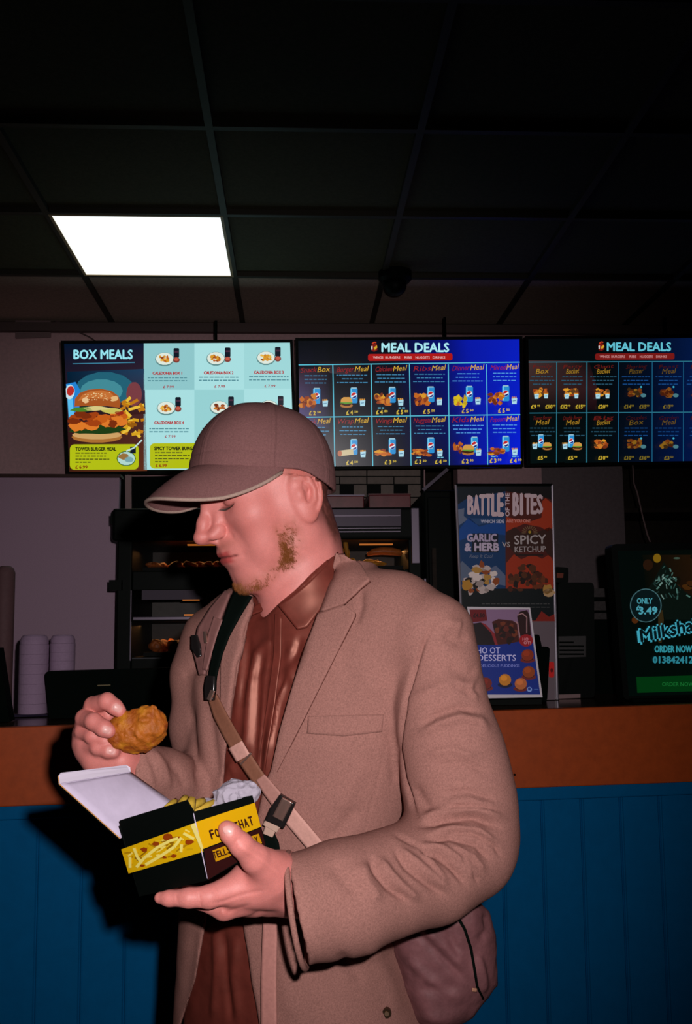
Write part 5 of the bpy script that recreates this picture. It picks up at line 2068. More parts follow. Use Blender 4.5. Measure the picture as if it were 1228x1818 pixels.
pts = [px(*p) for p in ((230, 1000, 1.30), (230, 1900, 1.2), (930, 1000, 1.1), (930, 1900, 1.5), (300, 1100, 1.58), (700, 1000, 1.2))]
lo = (px(228, 1350, 1.26).x-.02, 1.02, .72)
hi = (px(925, 1450, 1.24).x+.02, 1.62, 1.56)
V, F = nets(blazer_f, lo, hi, .0029*RES)
V = relax(V, F, 2, .5)
print('blazer', len(V), time.time()-_T0)
# folds: real displacement of the cloth where it was creased
N = vnormals(V, F)
u, v, dd = proj(V)
ARMF = [  # left sleeve
    (.0050, 11, [(742, 1305), (775, 1285), (815, 1272), (850, 1280), (868, 1300)]),
    (-.0045, 9, [(748, 1292), (778, 1270), (815, 1258), (852, 1264)]),
    (-.0050, 7, [(745, 1466), (790, 1455), (840, 1452), (890, 1470)]),
    (.0050, 8, [(750, 1450), (795, 1438), (845, 1436), (895, 1452)]),
    (.0045, 7, [(762, 1480), (805, 1470), (850, 1474), (885, 1500)]),
    (-.0045, 6, [(755, 1492), (800, 1487), (845, 1500), (872, 1530)]),
    (.0042, 7, [(748, 1500), (785, 1505), (825, 1530), (850, 1560)]),
    (-.0042, 6, [(740, 1510), (775, 1520), (805, 1545), (830, 1575)]),
    (.0040, 8, [(700, 1505), (738, 1530), (775, 1560), (800, 1582)]),
    (-.0045, 7, [(697, 1500), (722, 1540), (760, 1570), (790, 1590)]),
    (-.0050, 8, [(655, 1520), (668, 1548), (690, 1575), (725, 1600)]),
    (.0050, 9, [(672, 1525), (690, 1550), (718, 1578), (745, 1598)]),
    (.0035, 12, [(640, 1530), (650, 1565), (675, 1600)]),
    (-.0030, 7, [(790, 1410), (830, 1405), (880, 1420)]),
    (.0030, 8, [(785, 1425), (835, 1420), (890, 1437)]),
    (-.0035, 12, [(785, 1128), (815, 1140), (832, 1128)]),
    (.0030, 12, [(790, 1105), (820, 1112)]),
    (-.0028, 14, [(795, 1180), (830, 1200), (850, 1190)]),
    (.0030, 14, [(720, 1250), (790, 1215), (840, 1218)]),
    (-.0025, 10, [(735, 1395), (752, 1425), (765, 1440)]),
    (-.0030, 16, [(590, 1530), (610, 1560), (640, 1590)]),
    (-.0036, 4, [(770, 1445), (810, 1432), (855, 1432), (893, 1440)]),
    (-.0034, 4, [(790, 1478), (840, 1478), (878, 1500), (892, 1525)]),
    (.0034, 5, [(800, 1500), (840, 1520), (862, 1548)]),
    (-.0034, 4, [(815, 1520), (838, 1545), (850, 1568)]),
    (-.0030, 4, [(758, 1500), (790, 1525), (822, 1560)]),
    (.0030, 5, [(735, 1500), (765, 1530), (795, 1565)]),
    (-.0026, 5, [(700, 1480), (735, 1500), (765, 1520)]),
    (.0028, 7, [(760, 1340), (800, 1330), (850, 1345)]),
    (-.0024, 6, [(770, 1360), (820, 1355), (870, 1370)]),
    (.0024, 6, [(850, 1190), (835, 1215), (845, 1245)]),
    (-.0026, 7, [(800, 1215), (830, 1228), (852, 1222)]),
]
SEAM = [(-.0075, 3.4, [(786, 1092), (766, 1112), (752, 1140), (738, 1180), (724, 1230), (714, 1280), (708, 1330), (716, 1380), (732, 1430), (746, 1466)])]
BODYF = [
    (-.0012, 1.6, [(688, 1310), (672, 1380), (655, 1440), (645, 1490)]),
    (-.0035, 12, [(575, 1495), (605, 1470), (640, 1430)]),
    (.0030, 16, [(590, 1440), (620, 1400), (650, 1350)]),
    (-.0028, 10, [(688, 1290), (700, 1340), (700, 1400)]),
    (-.0022, 18, [(600, 1150), (620, 1200), (600, 1260)]),
    (.0025, 20, [(650, 1180), (665, 1240)]),
    (-.0030, 10, [(600, 1690), (625, 1720), (645, 1745)]),
    (.0026, 14, [(655, 1680), (690, 1740), (705, 1800)]),
    (-.0024, 14, [(520, 1660), (560, 1720), (600, 1800)]),
    (.0026, 16, [(490, 1640), (505, 1720), (520, 1818)]),
    (-.0032, 8, [(372, 1250), (378, 1310), (386, 1385)]),
    (.0030, 10, [(352, 1200), (360, 1290), (370, 1380)]),
    (-.0040, 6, [(340, 1250), (346, 1330), (352, 1400)]),
    (-.0028, 9, [(322, 1200), (345, 1190), (360, 1170)]),
    (-.0030, 6, [(262, 1335), (275, 1365), (285, 1400)]),
    (.0030, 6, [(272, 1330), (292, 1360), (302, 1400)]),
    (-.0030, 7, [(300, 1350), (318, 1375), (330, 1400)]),
    (-.0030, 6, [(250, 1340), (252, 1370), (256, 1400)]),
    (-.0035, 7, [(640, 1042), (640, 1075), (630, 1110)]),
    (-.0028, 12, [(345, 1640), (335, 1720), (322, 1800)]),
]
H = strokes(u, v, [(a*1.35, w_*.85, p) for a, w_, p in ARMF]+SEAM+BODYF)
facing = (N @ -np.array(FW))
H *= np.clip(facing*3+.3, 0, 1)
H += .0010*vnoise(V, 14, 3)+.0006*vnoise(V, 32, 4)
V = V+N*H[:, None]
V = relax(V, F, 1, .3)
BV, BFc = V, F

# shirt
def shirt_f(P):
    d = torso(P, -.014)
    d = smin(d, chain(P, [(p, r-.012) for p, r in SHB], .02), .03)
    d = smin(d, chain(P, [(p, r-.012) for p, r in SHBR], .02), .03)
    d = np.maximum(d, .80-P[:, 2])
    nk = chain(P, [(NECK[1][0], .058), (NECK[2][0], .068), (NECK[3][0], .085)], .02)
    cutp = px(532, 1062, 1.40)
    # collar band rises towards the back of the neck
    u, v, dd = proj(P)
    lim = P[:, 2]-(px(500, 1078, 1.40).z+np.clip((u-490)/1300, -.03, .08)*0.9)
    nk = np.maximum(nk, lim)
    d = smin(d, nk, .01)
    return d


lo = (px(300, 1500, 1.5).x, 1.10, .78)
hi = (px(790, 1500, 1.3).x, 1.60, 1.60)
SV, SFc = nets(shirt_f, lo, hi, .0036*RES)
SV = relax(SV, SFc, 2, .5)
N = vnormals(SV, SFc)
u, v, dd = proj(SV)
SF_ = [
    (.0045, 7, [(488, 1130), (455, 1160), (442, 1230), (438, 1300), (430, 1360)]),
    (-.0040, 6, [(470, 1150), (458, 1200), (455, 1280), (450, 1380)]),
    (.0040, 5, [(500, 1215), (482, 1260), (474, 1320), (470, 1390)]),
    (-.0040, 5, [(492, 1225), (476, 1270), (466, 1330), (463, 1390)]),
    (.0040, 4, [(512, 1200), (492, 1250), (482, 1310), (474, 1375)]),
    (-.0030, 3, [(503, 1200), (487, 1255), (478, 1310)]),
    (-.0020, 2.0, [(480, 1085), (482, 1150), (470, 1250), (458, 1400)]),
    (.0040, 8, [(430, 1130), (428, 1200), (420, 1290)]),
    (-.0040, 7, [(440, 1120), (436, 1190), (428, 1260)]),
    (.0035, 8, [(520, 1140), (512, 1180), (520, 1215)]),
    (-.0030, 7, [(535, 1130), (525, 1160), (505, 1190)]),
    (.0045, 7, [(383, 1640), (384, 1720), (378, 1818)]),
    (-.0045, 6, [(398, 1650), (400, 1730), (410, 1818)]),
    (.0040, 8, [(420, 1660), (415, 1740), (425, 1818)]),
    (.0030, 7, [(395, 1400), (410, 1360), (420, 1380)]),
]
H = strokes(u, v, SF_)*np.clip((N @ -np.array(FW))*3+.3, 0, 1)+.0016*vnoise(SV*A3((1, 1, .35)), 38, 8)
SV = SV+N*H[:, None]
print('shirt', len(SV), time.time()-_T0)

# hidden body core, legs
hipz = .86
hc = A3((cbot_.x, cbot_.y, hipz))
kneeL, kneeR = hc+BL*.10+A3((0, 0, -.40))+BF*.03, hc-BL*.10+A3((0, 0, -.40))+BF*.02
footL, footR = A3((kneeL[0], kneeL[1]+.02, .09)), A3((kneeR[0]-.02, kneeR[1]+.03, .09))


def core_f(P):
    d = torso(P, -.048)
    d = np.maximum(d, hipz-.05-P[:, 2])
    d = smin(d, chain(P, NECK[2:], .02), .02)
    d = smin(d, chain(P, [(p, r-.026) for p, r in ARML[:-1]], .02), .02)
    d = smin(d, chain(P, [(p, r-.022) for p, r in ARMR], .02), .02)
    d = smin(d, ell(P, hc-A3((0, 0, .05)), (.115, .085, .09)), .02)
    for k_, f_, s_ in ((kneeL, footL, 1), (kneeR, footR, -1)):
        d = smin(d, chain(P, [(hc+BL*.075*s_-A3((0, 0, .08)), .058), (k_, .048), ((k_+f_)/2, .046), (f_, .034)], .02), .01)
    return d


V3, F3 = nets(core_f, (px(300, 1350, 1.4).x-.1, 1.0, .04), (px(925, 1450, 1.24).x+.02, 1.75, 1.52), .009)
c3 = skin_col(V3)
# one body mesh: head, hands and the body under the clothes
AV = np.vstack([HV, V1, V2, V3])
o1, o2, o3 = len(HV), len(HV)+len(V1), len(HV)+len(V1)+len(V2)
AF = np.vstack([HFc, F1+o1, F2+o2, F3+o3])
AC = np.vstack([HC, c1, c2, c3])
m_skin = mat('skin', (1, 1, 1), 0.53, spec=0.42, attr='col', noise=(700, .10), bump=(500, .25, .0006), sss=0.12)
base = Vector((cbot_.x, cbot_.y, 0))
person = mesh('person', AV, AF, m_skin, None, True, AC, origin=base)
tag(person, 'person in taupe blazer and cap looking down at a food box', 'person')
T_SK = bvh(HV, HFc)

m_coat = mat('blazer_wool', (0.285, 0.134, 0.112), 0.95, spec=0.04, noise=(520, .28), bump=(900, .5, .0008))
blazer = mesh('blazer', BV, BFc, m_coat, person, True)
m_satin = mat('satin_cloth', (0.125, 0.024, 0.017), 0.46, spec=0.85, noise=(30, .25), tint=(1.0, .50, .38))
shirt = mesh('shirt', SV, SFc, m_satin, person, True)
T_B = bvh(BV, BFc)
T_S = bvh(SV, SFc)
_jv, _jf = nets(lambda P: smax(blazer_body(P), .735-P[:, 2], .002)-.002, lo, hi, .006)
T_BODY = bvh(_jv, _jf)
T_BS = bvh(np.vstack([BV, SV]), np.vstack([BFc, SFc+len(BV)]))


def cloth(name, T, e0, e1, off, th, m, parent, n=36, k=14, smooth=3):
    v_, f_ = drape(T, e0, e1, n, k, off, th, smooth)
    return mesh(name, v_, f_, m, parent, True)


# lapels and collar of the blazer
cloth('lapel', T_B, [(566, 1090), (540, 1158), (517, 1232), (499, 1296), (484, 1368), (468, 1404)],
      [(610, 1074), (633, 1090), (603, 1150), (564, 1228), (522, 1312), (474, 1404)], .0085, .0060, m_coat, blazer, 60, 20)
cloth('collar', T_B, [(596, 982), (590, 1010), (578, 1045), (566, 1088)],
      [(612, 986), (640, 1004), (657, 1030), (612, 1072)], .0115, .0065, m_coat, blazer, 36, 18)
cloth('lapel', T_B, [(451, 1070), (441, 1110), (425, 1180), (412, 1262), (405, 1318)],
      [(430, 1070), (404, 1120), (392, 1180), (392, 1250), (402, 1318)], .0055, .0035, m_coat, blazer, 36, 12)
# chest pocket welt
cloth('chest_pocket', T_B, [(547, 1272), (610, 1270), (681, 1269)], [(545, 1302), (610, 1307), (678, 1299)], .0026, .0022, m_coat, blazer, 30, 8)
# turned edges of the sleeve openings
def ring(name, c, a1, a2, r):
    pts = [Vector(c)+Vector(a1)*math.cos(2*PI*k/40)+Vector(a2)*math.sin(2*PI*k/40) for k in range(41)]
    MB().tube(pts, r, 8, caps=False).build(name, m_coat, blazer, smooth=True)
_c, _t, _b2 = px(527, 1615, 1.095), px(510, 1519, 1.095), px(545, 1711, 1.095)
ring('cuff_hem', _c, (_t-_b2)/2, FW*.058, .0034)
# small snap near the hem
b_ = cast(T_B, 686, 1797)
if b_ is None: b_ = px(686, 1797, 1.28)
bo = MB().tube([b_+FW*.002, b_-FW*.004], .0062, 16).build('button', mat('brass_snap', (.10, .06, .035), .35, metal=.8), blazer)
MB().tube([b_-FW*.0035, b_-FW*.0048], .003, 12).build('button_centre', mat('brass_light', (.5, .32, .2), .3, metal=.8), blazer)
# shirt collar leaves
cloth('shirt_collar', T_BS if False else T_S, [(600, 980), (575, 1008), (545, 1036), (515, 1060), (493, 1074)],
      [(592, 1000), (590, 1040), (568, 1084), (545, 1114), (528, 1118)], .009, .003, m_satin, shirt, 36, 14)
cloth('shirt_collar', T_S, [(478, 1062), (466, 1068), (452, 1078)], [(486, 1078), (452, 1090), (416, 1103)], .008, .003, m_satin, shirt, 20, 10)
cloth('placket', T_S, [(488, 1090), (486, 1160), (474, 1250), (462, 1330), (455, 1395)], [(500, 1092), (499, 1165), (488, 1250), (475, 1330), (466, 1395)], .0028, .002, m_satin, shirt, 40, 8)

# trousers and shoes, below the picture
def trous(P):
    d = ell(P, hc-A3((0, 0, .06)), (.150, .120, .14))
    for k_, f_, s_ in ((kneeL, footL, 1), (kneeR, footR, -1)):
        d = smin(d, chain(P, [(hc+BL*.08*s_-A3((0, 0, .08)), .09), (k_, .072), ((k_+f_)/2, .068), (f_+A3((0, 0, .02)), .062)], .03), .02)
    return np.maximum(d, P[:, 2]-.90)


TV, TF = nets(trous, (hc[0]-.3, hc[1]-.3, .03), (hc[0]+.3, hc[1]+.35, 1.05), .008)
mesh('trousers', TV, TF, mat('dark_trousers', (.02, .016, .014), .8), person, True)
for f_ in (footL, footR):
    def shoe(P):
        a = f_+A3((0, .0, -.045)); b = f_+BF*.16+A3((0, 0, -.055))
        return np.maximum(smin(cone(P, a, b, .045, .038), cone(P, f_, f_+A3((0, 0, .02)), .05, .05), .03), -P[:, 2]+.002)
    s_, t_ = nets(shoe, tuple(f_-A3((.25, .28, .10))), tuple(f_+A3((.15, .15, .10))), .006)
    mesh('shoe', s_, t_, mat('shoe_black', (.02, .02, .02), .5), person, True)

def add_nails():
    import bmesh
    for Vn, Fn, u_, v_, (du, dv), ra, rb in NAILS:
        h = bvh(Vn, Fn)
        r = (FW + RT*((u_-CX)/FPX) + UP*((CY-v_)/FPX)).normalized()
        p, n, _, _ = h.ray_cast(CAM, r)
        if p is None: continue
        if n.dot(FW) > 0: n = -n
        t = (RT*du+UP*dv); t = (t-n*t.dot(n)).normalized()
        b = n.cross(t)
        bm = bmesh.new()
        bmesh.ops.create_icosphere(bm, subdivisions=3, radius=1)
        vs = []
        for q_ in bm.verts:
            x, y, z = q_.co
            vs.append(p-n*.0006+t*(x*ra)+b*(y*rb)+n*(z*.0013-.0010*(y*y)-.0006*x*x))
        fs = [tuple(q_.index for q_ in f.verts) for f in bm.faces]
        bm.free()
        o = mesh('fingernail', vs, fs, mat('nail', (0.66, 0.34, 0.31), .35, spec=.5), person, True)


add_nails()

# ---------------- cap
m_cap = mat('cap_cotton', (0.18, 0.083, 0.080), 0.92, spec=0.1, noise=(480, .20), bump=(800, .5, .0008))
m_capb = mat('cap_piping', (0.33, 0.225, 0.185), 0.9, noise=(480, .2))


def cap_f(P):
    d = capdome(P)
    q = kloc(P)
    inn = capdome(P, -.0045)
    # rim, scooped slightly over the ear and lower behind
    rim = -.0005-.010*sst(q[:, 0], -.02, -.09)+.004*np.exp(-((q[:, 0]+.012)/.03)**2)
    az = np.arctan2(q[:, 1], q[:, 0]-.0)
    el = np.clip(q[:, 2]/KRZ, 0, 1)
    g = np.zeros(len(P))
    for k in range(6):
        a0 = math.radians(-108+60*k)
        dphi = np.angle(np.exp(1j*(az-a0)))
        r_ = np.sqrt(q[:, 0]**2+q[:, 1]**2)
        dist = np.abs(dphi)*r_
        wt = 1.0 if k in (0, 3) else .35
        g += wt*(.0016*np.exp(-((dist-.0)/.0058)**4)-.0014*np.exp(-(dist/.0013)**2)-.0008*np.exp(-((dist-.0062)/.0011)**2))
    # stitched band above the rim
    g += -.0007*np.exp(-((q[:, 2]-rim-.022)/.0012)**2)+.0006*sst(q[:, 2], .024, .012)
    g += .0010*vnoise(P.astype(float), 30, 2)
    d = d-g*(q[:, 2] > -.02)
    d = np.maximum(d, -inn)
    d = smax(d, rim-q[:, 2], .0015)
    btn = ell(q, (0.0, 0, KRZ+.002), (.0075, .0075, .004))
    return smin(d, btn, .002)


lo = tuple(KO-Vector((.135, .135, .03))); hi = tuple(KO+Vector((.135, .135, .125)))
CV, CF = nets(cap_f, lo, hi, .0020*RES)
cap = thing('cap', KO, None, None)
cap.parent = person
cap.location = KO-base
del_ = [cap.pop(k) for k in ('label', 'category') if k in cap.keys()]
mesh('crown', CV, CF, m_cap, cap, True)
# brim: a curved visor with real thickness
n_, m__ = 61, 22
def brim_pt(s, t):
    ph = s*math.radians(86)
    bx, by_ = KRX*math.cos(ph)*.985, KRY*math.sin(ph)*.985
    a = s*PI/2
    ca = abs(math.cos(a))
    ox, oy = .012+.150*ca**.72, .088*(abs(math.sin(a))**.95)*(1 if s >= 0 else -1)
    x, y = bx+(ox-bx)*t, by_+(oy-by_)*t
    ext = math.hypot(x-bx, y-by_)
    z = .003-.50*ext-6.0*ext*ext-.018*(abs(y)/.085)**2.0*min(1, ext/.045)**.8
    return kw(x, y, z)
G = np.zeros((n_, m__, 3))
for i in range(n_):
    for j in range(m__):
        G[i, j] = brim_pt(-1+2*i/(n_-1), j/(m__-1))
bv, bf = sheet(G, .0036)
mesh('brim', bv, bf, m_cap, cap, True)
edge = [brim_pt(-1+2*i/60, 1.0) for i in range(61)]
MB().tube(edge, .0026, 8).build('brim_piping', m_capb, cap, smooth=True)
# stitch rows on the brim
for t in (.80,):
    st_ = [brim_pt(-.94+1.88*i/60, t)+KU*.0018 for i in range(61)]
    MB().tube(st_, .0007, 5).build('brim_stitch', m_cap, cap, smooth=True)

# ---------------- beard hairs and lashes (thin tapered strands)
rs = np.random.RandomState(5)
w_ = np.clip(HBeard-.28, 0, 1)
idx = rs.choice(len(HV), 7000, p=w_/w_.sum())
hv, hf = [], []
down = -np.array(HU)*.75-np.array(HF)*.25
for i in idx:
    p = HV[i]+rs.normal(0, .0006, 3)
    n = HN[i]
    t = n*.55+down*.8+rs.normal(0, .22, 3)
    t /= np.linalg.norm(t)
    l = rs.uniform(.0022, .0048)
    sdir = np.cross(t, n+.01); sdir /= np.linalg.norm(sdir)+1e-9
    k = len(hv)
    hv += [p-sdir*.00016, p+sdir*.00016, p+n*.00025, p+t*l]
    hf += [(k, k+1, k+3), (k+1, k+2, k+3), (k+2, k, k+3)]
bd_ = mesh('beard', hv, hf, mat('ginger_hair', (0.24, 0.075, 0.016), .6, spec=.3), person)
bd_['kind'] = 'stuff'
hv, hf = [], []
for sgn in (1, -1):
    for k_ in range(34):
        y = .0205+.026*k_/33
        z = .0095+((y-.033)/.016)**2*.0035
        p = None
        d_ = -1
        o_ = hw_(.13, sgn*y, z)
        hit = T_SK.ray_cast(o_, -HF)
        if hit[0] is None: continue
        p = hit[0]
        t = (HF*.8-HU*.6+HL*sgn*(.5*(y-.033)/.013)).normalized()
        s_ = t.cross(HU).normalized()*.00028
        k = len(hv)
        e = p+t*.0068+HU*.0012
        hv += [tuple(p-s_), tuple(p+s_), tuple(p+t*.004), tuple(e)]
        hf += [(k, k+1, k+2), (k+1, k+3, k+2), (k, k+2, k+3)]
mesh('eyelashes', hv, hf, mat('lash', (.03, .012, .008), .6), person)
print('person done', time.time()-_T0)
# ------------------------------------------------------------------ food box held in the left hand
cF, cL, cR = px(343, 1441, 1.025), px(211, 1466, 1.09), px(448, 1412, 1.08)
bF, bL, bR = px(369, 1563, 1.032), px(247, 1592, 1.088), px(473, 1502, 1.078)
_fl = Art(cL, cF, bF)
_fr = Art(cF, cR, bF)
bL = _fl.at(247, 1592)
bR = _fr.at(473, 1502)
cB, bB = cL+cR-cF, bL+bR-bF
box = thing('food_box', (bF+bL+bR+bB)/4, 'open black takeaway box with a yellow chip print, held out in the left hand', 'food box')
m_bx = mat('black_card', (0.0022, 0.0032, 0.0028), 0.5, spec=.06)
m_lid = mat('lid_paper', (0.50, 0.43, 0.56), 0.75, noise=(40, .08))
m_prt = art_mat('box_print', 0.4, 0.95)


def wall(a, b, c, d, inn):
    """outer quad a b (top) c d (bottom), thickened towards inn"""
    t = []
    for p in (a, b, c, d):
        t.append(p+(inn-p).normalized()*0.0016)
    return MB().hexa([d, c, t[2], t[3], a, b, t[1], t[0]])


ctr = (bF+bL+bR+bB+cF+cL+cR+cB)/8
fT = _fl.at(331, 1421)
fL_ = _fl.at(212, 1457)
o = MB()
o.slab([fL_, fT, cF, bF, bL], (0, 0, 0)) if False else None
out = [fL_, fT, cF, bF, bL]
nrm = (out[1]-out[0]).cross(out[4]-out[0]).normalized()
if nrm.dot(CAM-out[0]) < 0: nrm = -nrm
rslab(out, -nrm*.0016).build('side_panel', m_bx, box)
wall(cF, cR, bR, bF, ctr).build('side_panel', m_bx, box)
wall(cR, cB, bB, bR, ctr).build('side_panel', m_bx, box)
wall(cB, cL, bL, bB, ctr).build('side_panel', m_bx, box)
MB().hexa([bF, bR, bB, bL]+[p+(ctr-p)*.03 for p in (bF, bR, bB, bL)]).build('base', m_bx, box)
# bright worn fold on the front corner
MB().tube([cF+(bF-cF)*t-FW*.0006 for t in (0.02, .3, .6, .97)], [.0004, .0009, .0006, .0003], 6).build('worn_fold', m_lid, box)
# lid with its tuck tab
N0, N1, F1_, F0_ = px(213, 1489, 1.095), px(105, 1392, 1.085), px(232, 1371, 1.17), px(306, 1424, 1.165)
tab0, tab1, tabm, tabn = px(103, 1378, 1.09), px(224, 1358, 1.173), px(108, 1372, 1.092), px(231, 1362, 1.173)
G = np.zeros((14, 10, 3))
for i in range(14):
    for j in range(10):
        a, b = i/13, j/9
        p = N0.lerp(N1, a).lerp(F0_.lerp(F1_, a), b)
        G[i, j] = p+Vector((0, 0, 1))*(.0035*math.sin(a*PI)*math.sin(b*PI))
v_, f_ = sheet(G, .0012)
lid = mesh('lid', v_, f_, m_lid, box, True)
n_l = (N1-N0).cross(F0_-N0).normalized()
if n_l.dot(CAM-N0) > 0: n_l = -n_l
vs = v_.copy()
rslab([p+n_l*.0026 for p in (N0, N1, F1_, F0_)], n_l*.0008).build('lid_outside', m_bx, box)
tb = rslab([N1, tab0, tabm, tab1, tabn, F1_], n_l*.0012).build('lid_tab', mat('tab_paper', (0.58, 0.52, 0.62), .7), box)
cr = MB().tube([N1.lerp(F1_, .02)-n_l*.0003, N1.lerp(F1_, .98)-n_l*.0003], .0007, 6).build('lid_crease', m_lid, box)
MB().tube([N0-n_l*.0002, N1-n_l*.0002, tab0-n_l*.0002], .0006, 6).build('lid_edge', mat('orange_edge', (.5, .22, .05), .5), box)
# print on the two visible faces
A = Art(cL, cF, bL, step=0.00012)
rnd = random.Random(6)
A.k = 3
A.poly([(215, 1508), (346, 1461), (361, 1512), (228, 1551)], (222, 176, 10)); A.up()
def inq(s, t):
    a = (215+131*s, 1508-47*s); b = (228+133*s, 1551-39*s)
    return (a[0]+(b[0]-a[0])*t, a[1]+(b[1]-a[1])*t)
for k in range(46):
    s, t = rnd.uniform(.04, .9), rnd.uniform(.15, .85)
    an = rnd.choice([-.5, -.6, .9, -1.1, -.35]); l = rnd.uniform(6, 15)
    p = inq(s, t)
    A.line([(p[0]-l/2, p[1]-l/2*math.tan(an)*.4), (p[0]+l/2, p[1]+l/2*math.tan(an)*.4)], rnd.uniform(2, 3.6), rnd.choice([(180, 134, 8), (228, 190, 36), (244, 222, 110), (150, 104, 8), (206, 164, 12)])); A.k += .1
for s, t, r_ in ((.28, .3, 5), (.62, .15, 8), (.74, .3, 5), (.86, .55, 6), (.45, .25, 5), (.62, .85, 4), (.5, .8, 3.4), (.2, .85, 3)):
    p = inq(s, t); A.blob(p[0], p[1], r_*1.3, r_*.75, (150, 62, 12), rnd=rnd); A.k += .2
A.up()
for q_ in ([(.16, .12), (.17, .5), (.20, .72)], [(.12, .85), (.25, .6), (.45, .38), (.62, .3), (.74, .3)], [(.24, .86), (.45, .72), (.66, .55), (.78, .32)], [(.04, .8), (.08, .4)], [(.72, .8), (.76, .55)], [(.82, .2), (.93, .5)]):
    A.line([inq(*z) for z in q_], 5, (244, 228, 120)); A.k += .2
A.up()
A.poly([(338, 1465), (346, 1461), (361, 1506), (358, 1511)], (240, 224, 130))
A.build('chip_print', m_prt, box)
A = Art(cF, cR, bF, step=0.00012)
A.k = 3
A.poly([(346, 1460), (452, 1425), (463, 1468), (361, 1507)], (206, 158, 8))
A.poly([(362, 1509), (463, 1470), (471, 1500), (369, 1562)], (44, 14, 14)); A.up()
A.poly([(377, 1510), (459, 1480), (465, 1497), (383, 1530)], (186, 134, 10)); A.up()
TA = math.atan2(35, 106)
DK = (54, 22, 14)
for i, ch in enumerate('FOOD THAT'):
    if ch == ' ': continue
    u_, v_ = 377+i*8.6+2, 1489-i*2.95
    A.text(ch, u_, v_, 17-(i % 2), DK, w=6.6, bold=.03, ang=TA)
for i, ch in enumerate('TELLS A STORY'):
    if ch == ' ': continue
    A.text(ch, 383+i*6.2, 1524-i*2.25, 12.5, DK, w=5.2, bold=.03, ang=TA)
A.build('slogan_print', m_prt, box)

# napkin and chips inside the box
def napkin_f(P):
    a, b, c = px(372, 1432, 1.10), px(412, 1413, 1.10), px(440, 1408, 1.10)
    d = smin(ell(P, a, (.020, .016, .0105)), ell(P, b, (.020, .016, .0165)), .004)
    d = smin(d, ell(P, c, (.013, .014, .0115)), .003)
    Pd = P.astype(float)
    r = np.abs(vnoise(Pd, 75, 3))+.6*np.abs(vnoise(Pd, 150, 4))
    return d+.0055*r-.003
pn = px(405, 1415, 1.10)
v_, f_ = nets(napkin_f, tuple(pn-Vector((.06, .04, .04))), tuple(pn+Vector((.06, .04, .04))), .0014)
o = mesh('paper_napkin', v_, f_, mat('napkin_paper', (.33, .29, .35), .8), smooth=False, origin=pn)
tag(o, 'crumpled white paper napkin sticking out of the open food box', 'napkin')
m_chip = mat('pale_chip', (.42, .27, .03), .5, noise=(60, .25))
for i, (u0, v0, u1, v1, d_, r_) in enumerate(((322, 1432, 330, 1416, 1.062, .0058), (334, 1442, 341, 1418, 1.052, .0062), (346, 1428, 362, 1421, 1.075, .0045), (355, 1437, 380, 1423, 1.082, .004), (302, 1430, 312, 1421, 1.085, .004))):
    a, b = px(u0, v0, d_), px(u1, v1, d_+.012)
    ax = (b-a).normalized()
    pts = [a.lerp(b, t) for t in (-.6, 0, .5, 1)]
    o = MB().tube(pts, [r_, r_*1.05, r_, r_*.75], 7).build('chip', m_chip, smooth=True, origin=a)
    tag(o, ('stubby yellow chip at the far corner of the box flap', 'bright yellow chip standing at the front corner of the box', 'thin chip lying against the napkin', 'thin chip lower against the napkin edge', 'small chip tip left of the flap corner')[i], 'chip')

# ------------------------------------------------------------------ the piece of fried chicken in the right hand
ng = px(240, 1297, 1.232)


def nug(P):
    Q = P-npv(ng)
    a = Q @ npv(RT); b = Q @ npv(UP); c = Q @ npv(FW)
    an = .12
    a2, b2 = a*math.cos(an)+b*math.sin(an), -a*math.sin(an)+b*math.cos(an)
    S = np.stack([a2, b2, c], -1)
    d = ell(S, (0, 0, 0), (.0375, .0270, .0165))
    d = smin(d, ell(S, (.018, .004, 0), (.021, .021, .016)), .008)
    d = smin(d, cone(S, (.020, .018, -.004), (.026, .0265, -.004), .004, .0018), .003)
    Pd = P.astype(float)
    return d-.0024*vnoise(Pd, 70, 1)-.0016*vnoise(Pd, 190, 2)-.0010*np.abs(vnoise(Pd, 420, 3))


v_, f_ = nets(nug, tuple(ng-Vector((.055,)*3)), tuple(ng+Vector((.055,)*3)), .0011)
n_ = vnoise(v_, 70, 21)*.6+vnoise(v_, 220, 22)*.6
cn = A3((.36, .095, .008))[None]*(1+.3*n_[:, None])
cn = mixc(cn, (.50, .19, .012), np.clip(vnoise(v_, 90, 25), 0, 1))
cn = mixc(cn, (.22, .035, .005), np.clip(vnoise(v_, 120, 27)*1.3-.2, 0, 1))
o = mesh('fried_chicken', v_, f_, mat('crumb', (1, 1, 1), .55, spec=.3, attr='col', bump=(700, .6, .001)), None, True, cn, origin=ng)
tag(o, 'orange crumbed piece of chicken pinched in the raised right hand', 'fried chicken')

# ------------------------------------------------------------------ crossbody bag
bag = thing('crossbody_bag', px(790, 1720, 1.34), 'dusty mauve crossbody bag hanging at the hip with a long buckled strap', 'bag')
BP = [(700, 1600), (755, 1612), (800, 1608), (845, 1596), (868, 1618), (880, 1660), (884, 1750), (860, 1778), (838, 1806), (800, 1828), (762, 1836), (738, 1812), (715, 1750), (690, 1670)]
dbag = 1.345


def bag_f(P):
    u, v, dd = proj(P)
    s2 = polysd(u, v, BP)/1315.0+.030
    q0 = np.maximum(s2, 0)
    dz = np.abs(dd-dbag-.02*((u-780)/100.0)**2)-.042+.030
    q1 = np.maximum(dz, 0)
    return np.sqrt(q0**2+q1**2)+np.minimum(np.maximum(s2, dz), 0)-.030


